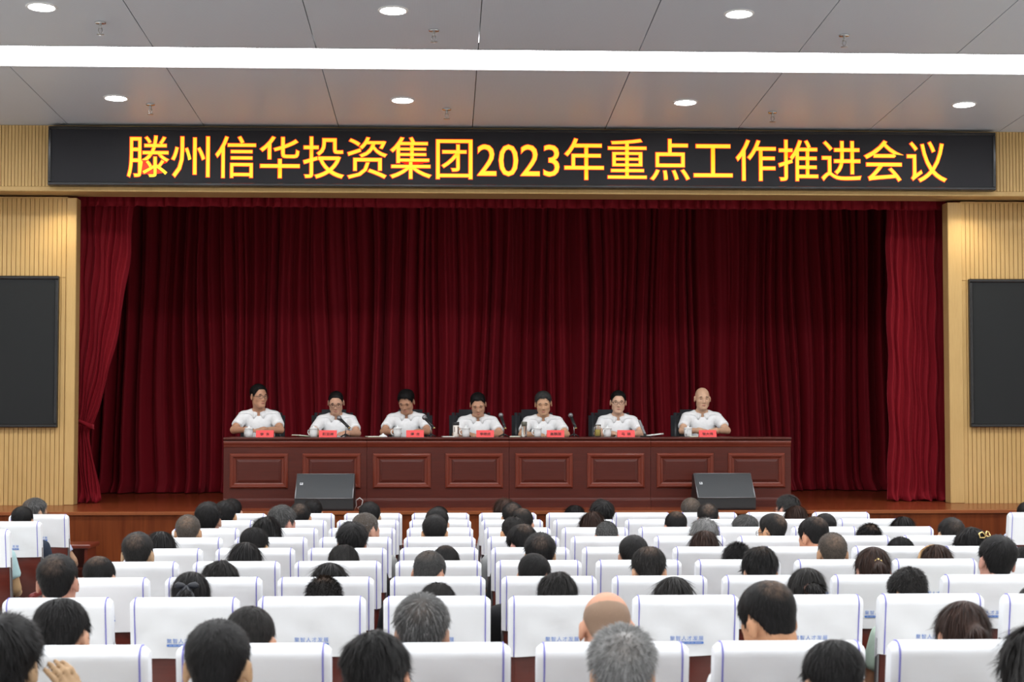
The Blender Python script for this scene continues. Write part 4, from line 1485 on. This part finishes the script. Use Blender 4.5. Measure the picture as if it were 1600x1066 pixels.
for s in (-1, 1):
    CLIP1.tube([(0, -.162, .035), (s * .020, -.166, .062), (s * .044, -.158, .058), (s * .046, -.156, .030), (s * .020, -.164, .022), (0, -.162, .035)], .0055, 6)
CLIP1 = CLIP1.mesh('hair_clip', M_gold)
CLIP2 = MB().sphere((0, -.130, .018), (.009, .006, .009), 8, 6).sphere((.014, -.128, .010), (.008, .006, .008), 8, 6).sphere((-.012, -.128, .010), (.008, .006, .008), 8, 6).sphere((.004, -.130, .004), (.007, .006, .007), 8, 6).mesh('hair_clip', M_gold)
BAND = MB().tube([(.108 * math.sin(a), -.020 + .010 * math.cos(a), .020 + .130 * math.cos(a)) for a in np.linspace(-1.5, 1.5, 28)], .012, 8).mesh('headband', M_tan)
BOW = MB()
for s in (-1, 1):
    BOW.tube([(0, -.150, .004), (s * .018, -.154, .008), (s * .042, -.154, .010), (s * .058, -.150, .008)], [.006, .014, .018, .008], 8)
    BOW.tube([(0, -.152, .004), (s * .030, -.160, -.045), (s * .046, -.158, -.085)], [.010, .013, .008], 6)
BOW = BOW.mesh('hair_ribbon', M_ribbon)
SCR = MB().tube([(.036 * math.cos(a), -.132 + .012 * math.sin(a), -.028 + .036 * math.sin(a)) for a in np.linspace(0, 2 * PI, 22)], [.010 + .003 * (i % 2) for i in range(22)], 7).mesh('scrunchie', M_scrunch)

_hv = {}
for h, me in HAIR.items():
    co = np.empty(len(me.vertices) * 3); me.vertices.foreach_get('co', co); _hv[h] = co.reshape(-1, 3)
SEATZ = .43
TAKEN = set()
for (r, k, cx, top, pose, hair, hcol, shirt, op) in A:
    sp = POSE[pose]
    hv = _hv[hair][:len(_hv[hair])] @ sp['M'].T + sp['o']
    ztop = np.percentile(hv[:, 2], 99.0) + .002
    Yr = ROWY[r - 1]; zs = STEP[r - 1]
    yp = Yr + .325
    hy = yp + sp['o'][1]
    P = px(cx, top, hy)
    sc = (P.z - zs - SEATZ) / ztop
    sink = 0.0
    if sc < .93: sink = (sc - .93) * ztop; sc = .93
    if sc > 1.07: sink = (sc - 1.07) * ztop; sc = 1.07
    sink = max(sink, -.10)
    if not op.get('blk'): k = max(kmin[r - 1], min(kmax[r - 1], int(round((P.x - X0) / PITCH))))
    if (r, k) in TAKEN: print('SEAT TWICE', r, k, cx)
    TAKEN.add((r, k))
    seatx = X0 + PITCH * k + (.065 if k == -6 else (-.05 if k == 9 else 0))
    off = P.x - seatx
    bx_ = seatx + max(-.035, min(.035, off))
    lean = math.atan2(P.x - bx_, .62 * sc)
    cl = CLOTH.get(shirt)
    who = 'person' + (' in %s shirt' % cl if cl else '')
    if op.get('clip') == 'claw': who += ' with gold hair clip'
    elif op.get('clip') == 'small': who += ' with small gold hairpin'
    elif op.get('band'): who += ' with tan headband'
    elif op.get('bow'): who += ' with black hair ribbon'
    elif op.get('scrunch'): who += ' with brown scrunchie'
    elif pose == 'handup': who += ' raising a hand'
    elif op.get('glasses') and not cl: who += ' wearing glasses'
    elif not cl: who += ' seated facing stage'
    if op.get('blk'):
        lab = who + ' on aisle chair of the %s-curtain side block, %s row' % (op['blk'], ORD[r - 1])
    else:
        lab = who + ', %s row from stage, %s seat from tied-curtain side' % (ORD[r - 1], ORD[k + 3])
    pr, MH, ho = add_person(pose, BODY[pose], sp, (bx_ - sp['o'][0] * sc, yp, zs + SEATZ + sink), sc, lab, 'audience', hair, hcol, shirt, grey=op.get('grey', 0), thin=op.get('thin', 0),
                            glasses=op.get('glasses', False), rz=random.uniform(-.03, .03), skin=tuple(c * random.uniform(.85, 1.1) for c in SKIN))
    pr.rotation_euler.y = lean
    pr.location.z += (1 - math.cos(lean)) * .8
    if op.get('clip') == 'claw': link('hair_clip', CLIP1, ho)
    if op.get('clip') == 'small': link('hair_clip', CLIP2, ho)
    if op.get('band'): link('headband', BAND, ho)
    if op.get('bow'): link('hair_ribbon', BOW, ho)
    if op.get('scrunch'): link('scrunchie', SCR, ho)

# ------------------------------------------------------------------ stage desk: four units
YD = 16.67
dx0, dx1 = px(349, 740, YD).x, px(1236, 740, YD).x
UW = (dx1 - dx0) / 4
DT = px(800, 683.5, YD - .02).z - HST       # height of the desk top
DD = .60
dsk = {}
m = MB()
h = UW / 2 - .0015
m.box(-h, h, 0, .03, .0, DT - .09)
DESK_FRONT = m.mesh('front_board', M_desk)
DESK_SIDE = MB().box(-.012, .012, .03, DD - .02, 0, DT - .035).mesh('end_panel', M_desk)
DESK_SHELF = MB().box(-h + .03, h - .03, .03, .34, .46, .48).mesh('shelf', M_desk)
DESK_TOP = MB().prism([(-.030, DT - .024), (-.034, DT - .012), (-.028, DT - .002), (-.02, DT), (DD, DT), (DD, DT - .035), (-.012, DT - .035), (-.014, DT - .028)], -h, h).mesh('desktop', M_desk)
DESK_MOULD = MB().prism([(0, DT - .100), (-.006, DT - .094), (-.010, DT - .080), (-.020, DT - .060), (-.022, DT - .046), (-.016, DT - .035), (.03, DT - .035), (.03, DT - .1)], -h, h).mesh('top_moulding', M_deskred)
DESK_PLINTH = MB().prism([(-.022, 0), (-.022, .068), (-.016, .076), (-.008, .080), (-.004, .092), (.0, .094), (.0, 0)], -h, h).mesh('plinth', M_desk)
PWD, PHT, FB = .580, .350, .058
px0, pz0 = -PWD / 2, .105 + .085


def frame_bar(L, name):
    """mitred moulding bar along X, inside edge up"""
    pr = [(0, 0), (-.012, .004), (-.022, .018), (-.020, .034), (-.010, .044), (-.006, FB), (.0, FB)]
    vs = []; n = len(pr)
    for s in (-1, 1):
        for (y, z) in pr: vs.append((s * (L / 2 - z), y, z))
    fs = [tuple(range(n))[::-1], tuple(range(n, 2 * n))] + [(i, (i + 1) % n, n + (i + 1) % n, n + i) for i in range(n)]
    q = MB(); q.add(vs, fs)
    return q.mesh(name, M_deskred)


BAR_H, BAR_V = frame_bar(PWD, 'moulding'), frame_bar(PHT, 'moulding')
fw, fh = PWD / 2 - .095, PHT / 2 - .085
q = MB()
q.add([(-fw - .03, 0, -fh - .03), (fw + .03, 0, -fh - .03), (fw + .03, 0, fh + .03), (-fw - .03, 0, fh + .03), (-fw - .022, -.006, -fh - .022), (fw + .022, -.006, -fh - .022), (fw + .022, -.006, fh + .022), (-fw - .022, -.006, fh + .022),
       (-fw, -.013, -fh), (fw, -.013, -fh), (fw, -.013, fh), (-fw, -.013, fh)],
      [(0, 1, 5, 4), (1, 2, 6, 5), (2, 3, 7, 6), (3, 0, 4, 7), (4, 5, 9, 8), (5, 6, 10, 9), (6, 7, 11, 10), (7, 4, 8, 11), (8, 9, 10, 11)])
FIELD = q.mesh('raised_field', M_desk)
q = MB().box(-fw - .055, fw + .055, -.003, 0, -fh - .052, fh + .052)
GROUND = q.mesh('panel_ground', M_deskred)
for i in range(4):
    t = thing('stage_desk', (dx0 + UW * (i + .5), YD, HST), 'dark mahogany panelled stage desk unit, %s from the tied-curtain side' % ORD[i], 'desk', 'stage desk units')
    link('front_board', DESK_FRONT, t)
    for s in (-1, 1): link('end_panel', DESK_SIDE, t, (s * (h - .014), 0, 0))
    link('shelf', DESK_SHELF, t); link('desktop', DESK_TOP, t); link('top_moulding', DESK_MOULD, t); link('plinth', DESK_PLINTH, t)
    for s in (-1, 1):
        cx = s * UW * .2535
        zc_ = pz0 + PHT / 2
        pn = link('panel', GROUND, t, (cx, 0, zc_))
        link('raised_field', FIELD, pn, (0, -.003, 0))
        link('moulding', BAR_H, pn, (0, 0, -PHT / 2))
        b = link('moulding', BAR_H, pn, (0, 0, PHT / 2)); b.rotation_euler = (0, PI, 0)
        b = link('moulding', BAR_V, pn, (-PWD / 2, 0, 0)); b.rotation_euler = (0, PI / 2, 0)
        b = link('moulding', BAR_V, pn, (PWD / 2, 0, 0)); b.rotation_euler = (0, -PI / 2, 0)
ZT = HST + DT


# ------------------------------------------------------------------ monitor speakers on the stage edge
def monitor(u0, u1, label):
    Y = 16.13
    a, b = px(u0, 790, Y).x, px(u1, 790, Y).x
    w = (b - a) / 2
    t = thing('monitor_speaker', ((a + b) / 2, Y, HST), label, 'speaker', 'stage monitor speakers')
    H = px(800, 741, Y + .3).z - HST
    k = .115
    MB().prism([(0, .004), (-.004, .02), (0, k), (.27, H), (.34, H - .01), (.42, .10), (.42, .004)], -w, w).build('cabinet', M_black, t)
    dy, dz = .27, H - k
    L = math.hypot(dy, dz); ny, nz = -dz / L, dy / L
    m = MB()
    e = .012
    P = []
    for s in np.linspace(.02, .98, 9):
        P.append([(x, dy * s + ny * (.004 + .012 * math.sin(PI * s)), k + dz * s + nz * (.004 + .012 * math.sin(PI * s))) for x in np.linspace(-w + .012, w - .012, 9)])
    m.grid(P); m.build('grille', M_grille, t)
    m = MB()
    for s in (-1, 1):
        m.tube([(s * (w - .006), ny * .006, k + nz * .006), (s * (w - .006), dy + ny * .006, k + dz + nz * .006)], .007, 6)
    m.tube([(-w + .004, ny * .005, k + nz * .005), (w - .004, ny * .005, k + nz * .005)], .005, 6).tube([(-w + .004, dy + ny * .005, k + dz + nz * .005), (w - .004, dy + ny * .005, k + dz + nz * .005)], .005, 6)
    m.build('edge_trim', M_grey, t)
    s = .55
    base = Vector((-w + .055, dy * s + ny * .020, k + dz * s + nz * .020))
    bd = MB()
    tx, tz = Vector((1, 0, 0)), Vector((0, dy / L, dz / L)); nn_ = Vector((0, ny, nz))
    def quad(m_, x0, x1, z0, z1, off):
        vs = [base + tx * x + tz * z + nn_ * off for (x, z) in ((x0, z0), (x1, z0), (x1, z1), (x0, z1))]
        m_.add(vs, [(0, 1, 2, 3)])
    quad(bd, -.014, .014, -.016, .016, .0)
    bo = bd.build('badge', M_printwhite, t)
    mk = MB(); quad(mk, -.009, -.004, -.011, .011, .002); quad(mk, -.004, .008, .006, .011, .002); quad(mk, -.004, .006, -.002, .002, .002); quad(mk, .002, .008, -.011, -.003, .002)
    mk.build('badge_mark', M_black, bo)
    return t


monitor(460, 552, 'black wedge monitor speaker before the second desk panel from the tied curtain')
monitor(1090, 1181, 'black wedge monitor speaker before the desk end by the loose curtain')
# cable loop beside one speaker
p0 = px(562, 798, 16.12)
m = MB().tube([(p0.x - .05, 16.13, HST + .008), (p0.x - .03, 16.12, HST + .05), (p0.x - .035, 16.12, HST + .10), (p0.x, 16.12, HST + .125), (p0.x + .03, 16.12, HST + .10), (p0.x + .02, 16.12, HST + .05), (p0.x - .02, 16.12, HST + .03), (p0.x + .0, 16.12, HST + .008)], .006, 6)
tag(m.build('cable_loop', M_steel), 'thin pale cable loop standing beside a black monitor speaker', 'cable')

# ------------------------------------------------------------------ stage chairs
BKC = MB()
EX_SEAT = MB().box(-.25, .25, -.26, .24, .36, .45, .035).mesh('seat', M_leather)
EX_CEN = MB().box(-.165, .165, -.085, .01, .44, .985, .035).mesh('backrest', M_leather)
EX_WING = MB().box(-.045, .045, -.075, .035, .42, .950, .03).mesh('side_bolster', M_leather)
EX_ARM = MB().box(-.03, .03, -.02, .30, .60, .65, .02).box(-.02, .02, .18, .24, .40, .61, .01).mesh('armrest', M_leather)
EX_COL = MB().lathe([(.03, .10), (.03, .36)], n=12).mesh('gas_column', M_dark)
EX_BASE = MB()
for i in range(5):
    a = 2 * PI * i / 5 + .3
    EX_BASE.tube([(0, 0, .10), (.28 * math.cos(a), .28 * math.sin(a), .06)], [.03, .018], 8).sphere((.28 * math.cos(a), .28 * math.sin(a), .03), .028, 8, 6)
EX_BASE = EX_BASE.mesh('star_base', M_dark)


def exec_chair(x, y, label):
    # local +Y faces the audience after a half turn
    t = thing('office_chair', (x, y, HST), label, 'chair', 'black stage chairs', PI)
    link('seat', EX_SEAT, t, (0, .04, 0)); link('gas_column', EX_COL, t); link('star_base', EX_BASE, t)
    b = link('backrest', EX_CEN, t, (0, -.20, 0)); b.rotation_euler = (.05, 0, 0)
    for s in (-1, 1):
        w = link('side_bolster', EX_WING, b, (s * .190, .0, 0))
        link('armrest', EX_ARM, t, (s * .275, -.02, 0))
    return t


# ------------------------------------------------------------------ people on the stage
def stage_spec(pitch, yaw, roll, hand_in=.06, asym=(0, 0), wide=1.0, bulk=1.0):
    fy = .145 + .05 * max(0, pitch)
    o = np.array((0, fy, .700 - .05 * max(0, pitch)))
    el = lambda s: (s * .245, .30 + (asym[0] if s < 0 else asym[1]), .345)
    arms = [(s, el(s), (s * (hand_in + .045), .50 + (asym[0] if s < 0 else asym[1]), .345), (s * (hand_in - .045), .60 + (asym[0] if s < 0 else asym[1]), .352)) for s in (-1, 1)]
    return dict(M=rot(pitch, yaw, roll), o=o, shoulder=(.168, .085, .490), chest=(.055, .385), abdomen=(.02, .24), arms=arms, finehands=True, sleeve=.72, wide=wide, bulk=bulk)


S = [  # head px x, px top, chin-ward pitch, yaw (to own left), roll, hair, colour, glasses, chair px x, options
    (404.5, 600, .05, .62, .0, 'short', BLK, True, 410, dict(label='person in white short-sleeved shirt on stage, looking sideways along the desk')),
    (525, 611, .38, .0, .0, 'crew', BLK, True, 521, dict(label='person in white shirt on stage, reading aloud into a microphone, wearing glasses')),
    (635, 608, .52, -.28, .0, 'full', BLK, False, 641, dict(label='person in white shirt on stage, head bowed, between two desk microphones')),
    (747, 613, .48, .0, .06, 'short', BLK, False, 736, dict(label='person in white shirt on stage, head bowed, beside a black-capped flask')),
    (849, 611, .28, -.08, .05, 'full', GRY, False, 834, dict(label='person in white shirt on stage, looking down, beside a glass bottle')),
    (966, 610, .10, -.05, -.03, 'short', BLK, True, 954, dict(label='person in white shirt on stage, wearing glasses, beside a glass of tea')),
    (1097.5, 606, .10, .04, .0, None, BLK, False, 1083, dict(label='person in white shirt at the stage desk end nearest the loose curtain')),
]
YP = 17.62
SEAT_S = .43
EYE = MB().sphere((0, 0, 0), (.0125, .004, .0042), 10, 6).mesh('eye', M_eye)
BROW = MB().tube([(-.019, -.003, -.001), (-.008, .001, .004), (.006, .002, .003), (.018, 0, -.002)], [.0022, .0036, .0036, .0028], 6).mesh('eyebrow', M_brow)
LIP = MB().tube([(-.022, -.006, -.001), (-.009, .001, .001), (0, .0015, -.0005), (.009, .001, .001), (.022, -.006, -.001)], [.002, .0055, .0058, .0055, .002], 8).mesh('mouth', M_lip)


def surf_y(x, z):
    ys = np.linspace(.14, .02, 240)
    f = point_field(HEAD0, np.stack([np.full(240, x), ys, np.full(240, z)], 1))
    i = np.argmax(f < 0)
    return ys[i]


ey = surf_y(.031, .003) + .000; by = surf_y(.031, .026); ly = surf_y(0, -.066)
for i, (cx, top, pit, yaw, roll, hair, hcol, gl, chx, op) in enumerate(S):
    sp = stage_spec(pit, yaw, roll, hand_in=(.05, .10, .10, .08, .06, .06, .05)[i], asym=((.0, -.03), (.02, 0), (0, .03), (.0, .02), (.0, .0), (.02, 0), (0, 0))[i], wide=(.95, 1., 1., 1., 1.04, 1., 1.0)[i])
    body = make_body(sp, .0065, .020, 'stage_%s' % ORD[i])
    if hair: zt_ = np.percentile((_hv[hair] @ sp['M'].T + sp['o'])[:, 2], 99.2)
    else: zt_ = sp['o'][2] + .122
    hyw = YP - sp['o'][1]
    P = px(cx, top, hyw)
    sc = (P.z - HST - SEAT_S) / zt_
    sc = min(max(sc, .94), 1.06)
    zseat = P.z - zt_ * sc
    pr, MH, ho = add_person('stage', body, sp, (P.x, YP, zseat), sc, op['label'], 'people at the stage desk', hair, hcol, (.82, .83, .84), rz=PI, glasses=gl, grey=.2 if hcol == GRY else 0,
                            skin=[(.50, .265, .165), (.56, .32, .215), (.47, .25, .155), (.54, .30, .19), (.57, .33, .20), (.63, .39, .27), (.60, .37, .245)][i])
    for s in (-1, 1):
        e = link('eye', EYE, pr); e.matrix_local = MH @ Matrix.Translation((s * .031, ey, .003 if pit < .3 else .000))
        e = link('eyebrow', BROW, pr); e.matrix_local = MH @ Matrix.Translation((s * .031, by, .026)) @ Matrix.Diagonal((s, 1, 1, 1))
    e = link('mouth', LIP, pr); e.matrix_local = MH @ Matrix.Translation((0, ly - .002, -.066))
    c = px(chx, 660, YP + .26)
    exec_chair(c.x, YP + .05, 'black leather office chair on stage, %s seat from the tied-curtain end of the desk' % ORD[i])

# ------------------------------------------------------------------ things on the stage desk
CUP = MB().lathe([(.030, 0), (.036, .004), (.040, .05), (.042, .098), (.0435, .100)], n=24).mesh('body', M_ceram)
LID = MB().lathe([(.045, .099), (.045, .104), (.036, .110), (.012, .116), (.008, .120), (.012, .128), (.008, .133), (.001, .134)], n=24).mesh('lid', M_ceram)
HAN = MB().tube([(.038, 0, .085), (.062, 0, .080), (.066, 0, .050), (.054, 0, .028), (.036, 0, .024)], .0055, 8).mesh('handle', M_ceram)
cupd = ['beside the first name plate from the tied curtain', 'beside the second name plate from the tied curtain', 'beside the third name plate from the tied curtain', 'between the flask and a name plate', 'between the glass bottle and a name plate', 'between the glass of tea and a name plate', 'at the desk end nearest the loose curtain']
for i, (u, op) in enumerate(((389, 1), (490, 0), (621, 0), (728, 1), (840, 1), (949, 1), (1075, 1))):
    Y = 16.97
    p = px(u, 681, Y)
    t = thing('tea_cup', (p.x, Y, ZT), 'white porcelain tea cup ' + cupd[i], 'cup', 'white tea cups on the stage desk', 2.4 + i * .3)
    link('body', CUP, t); link('handle', HAN, t); link('lid', LID, t)
    t.scale = (1, 1, .86)
p = px(598.5, 681, 16.95)
m = MB().lathe([(.044, 0), (.044, .006), (.034, .016), (.020, .024), (.010, .026), (.012, .034), (.001, .037)], n=24)
tag(m.build('cup_lid', M_ceram, None, (p.x, 16.95, ZT)), 'white porcelain lid lying on the desk before the third person', 'lid')

plates = [(414, '李  东'), (512.5, '颜亚洲'), (648.5, '傅  龙'), (758, '李继成'), (868, '高鹏国'), (978, '马  骏'), (1105.5, '张大伟')]
for i, (u, tx) in enumerate(plates):
    Y = 16.80
    p = px(u, 682, Y)
    t = thing('name_plate', (p.x, Y, ZT), 'red name plate with dark characters, %s from the tied-curtain end of the desk' % ORD[i], 'name plate', 'red name plates')
    w = .0885; hh = .070
    MB().prism([(-.03, 0), (-.002, hh), (.002, hh), (.03, 0), (.027, 0), (0, hh - .006), (-.027, 0)], -w, w).build('card', M_plate, t)
    a = math.atan2(.028, hh)
    n_ = tx.replace(' ', '')
    me = text_mesh('lettering', tx, M_ink, .108 if len(n_) == 3 else .092, .032, offset=.012)
    o = link('lettering', me, t, (0, -.0200, hh * .46)); o.rotation_euler = (-a, 0, 0)
    o['label'] = 'dark Chinese characters'


def stand_mic(u, label, lean, hgt=.165):
    Y = 16.88
    p = px(u, 682, Y)
    t = thing('desk_microphone', (p.x, Y, ZT), label, 'microphone', 'desk microphones')
    b = MB().lathe([(.010, .012), (.010, .03)], n=10)
    for k in range(3):
        an = 2 * PI * k / 3 + .5
        b.tube([(0, 0, .030), (.032 * math.cos(an), .026 * math.sin(an), .016), (.058 * math.cos(an), .048 * math.sin(an), .005)], [.008, .007, .006], 6)
    b.build('base', M_black, t)
    MB().tube([(0, 0, .025), (0, 0, hgt * .62)], .0055, 8).build('stem', M_steel, t)
    top = Vector((0, 0, hgt * .66))
    d = Vector((-lean, .35, .8)).normalized()
    MB().tube([top - d * .035, top + d * .02], .014, 8).build('clip', M_black, t)
    bd = MB().tube([top - d * .055, top - d * .045, top + d * .075], [.010, .012, .016], 10).build('handle', M_black, t)
    hd_ = MB().sphere(top + d * .098, .025, 12, 9); hd_.build('head', M_grey, t)
    MB().tube([top - d * .060, top - d * .050], [.013, .013], 8).build('ring', M_gold, t)
    return t


stand_mic(540, 'black microphone on a small tripod before the second person at the desk', .85, .195)
stand_mic(673, 'black microphone on a small tripod beside the third person at the desk', .75, .195)
stand_mic(787, 'upright black microphone on a stand between the flask and the glass bottle', .25, .205)
stand_mic(897, 'upright black microphone on a stand between two office chairs', .30, .205)
# flat conference microphone
p = px(1008, 682, 16.86)
t = thing('conference_microphone', (p.x, 16.86, ZT), 'flat grey conference microphone with a slanted slab, beside a name plate', 'microphone')
MB().box(-.05, .05, -.03, .05, 0, .012, .004).box(-.015, .015, 0, .03, .01, .035, .004).build('base', M_black, t)
vs = MB().box(-.013, .013, -.008, .008, 0, .155, .004)
R = Euler((-.1, -.38, 0)).to_matrix()
q = MB(); q.add([R @ Vector(v) + Vector((.0, .012, .028)) for v in vs.v], vs.f); q.build('slab', M_grey, t)

# flask, bottle, glass of tea
p = px(712.5, 682, 16.98)
t = thing('vacuum_flask', (p.x, 16.98, ZT), 'slim pale patterned flask with a black cap on the stage desk', 'bottle')
MB().lathe([(.028, 0), (.031, .004), (.031, .118)], n=20).build('body', plain('flask_body', (.72, .66, .60), .3), t)
MB().lathe([(.0305, .118), (.0325, .120), (.0325, .148), (.030, .152), (.001, .152)], n=20).build('cap', M_black, t)
m = MB()
for (a0, a1, z0, z1) in ((-1.05, -.55, .03, .105), (-2.2, -1.95, .05, .10)):
    P = [[(.0316 * math.cos(a), .0316 * math.sin(a), z) for a in np.linspace(a0, a1, 5)] for z in (z0, z1)]
    m.grid(P)
m.build('printed_pattern', plain('flask_print', (.10, .04, .03), .4), t)
p = px(819, 682, 16.98)
t = thing('glass_bottle', (p.x, 16.98, ZT), 'clear glass water bottle with a grey strainer cap on the stage desk', 'bottle')
MB().lathe([(.026, 0), (.029, .003), (.029, .105), (.026, .110)], n=20).build('body', M_glass, t)
MB().lathe([(.028, .108), (.028, .112), (.030, .113), (.030, .150), (.028, .155), (.001, .155)], n=20).build('cap', plain('bottle_cap', (.16, .16, .13), .4, .4), t)
p = px(934, 682, 16.98)
t = thing('tea_glass', (p.x, 16.98, ZT), 'glass cup of yellow tea on the stage desk', 'glass')
MB().lathe([(.029, 0), (.033, .004), (.033, .105), (.034, .125), (.031, .125), (.030, .105), (.030, .008), (.001, .006)], n=20).build('body', M_glass, t)
MB().lathe([(.001, .009), (.0285, .009), (.0285, .075), (.001, .075)], n=20).build('tea', M_tea, t)


def booklet(u, Y, w, d, th, rz, mat, name, label, tilt=0.):
    p = px(u, 682, Y)
    t = thing(name, (p.x, Y, ZT), label, 'notebook', 'papers on the stage desk', rz)
    MB().box(-w, w, -d, d, 0, th * .25, .001).build('cover', mat, t)
    q = MB().box(-w + .004, w - .004, -d + .004, d - .004, th * .25, th, .001).build('pages', M_paper, t)
    t.rotation_euler = (0, tilt, rz); t.location.z += abs(math.sin(tilt)) * w
    return t


booklet(471, 17.08, .07, .10, .010, .5, M_paperg, 'open_notebook', 'open notebook under the hand of the second person at the desk', .10)
booklet(584, 16.98, .075, .10, .008, .2, M_paperg, 'paper_booklet', 'greenish booklet lying beside the loose cup lid')
booklet(700, 16.98, .06, .09, .007, .1, M_paper, 'paper_booklet', 'thin white booklet lying beside the flask')
booklet(805, 16.98, .055, .09, .009, -.1, M_paperg, 'paper_booklet', 'greenish booklet lying beside the glass bottle')
booklet(1023, 17.02, .085, .11, .018, -.25, M_dark, 'hardback_notebook', 'dark hardback notebook lying beyond the conference microphone', -.12)
booklet(1084, 17.0, .06, .08, .007, .1, M_paperg, 'paper_booklet', 'thin booklet lying beside the last name plate')
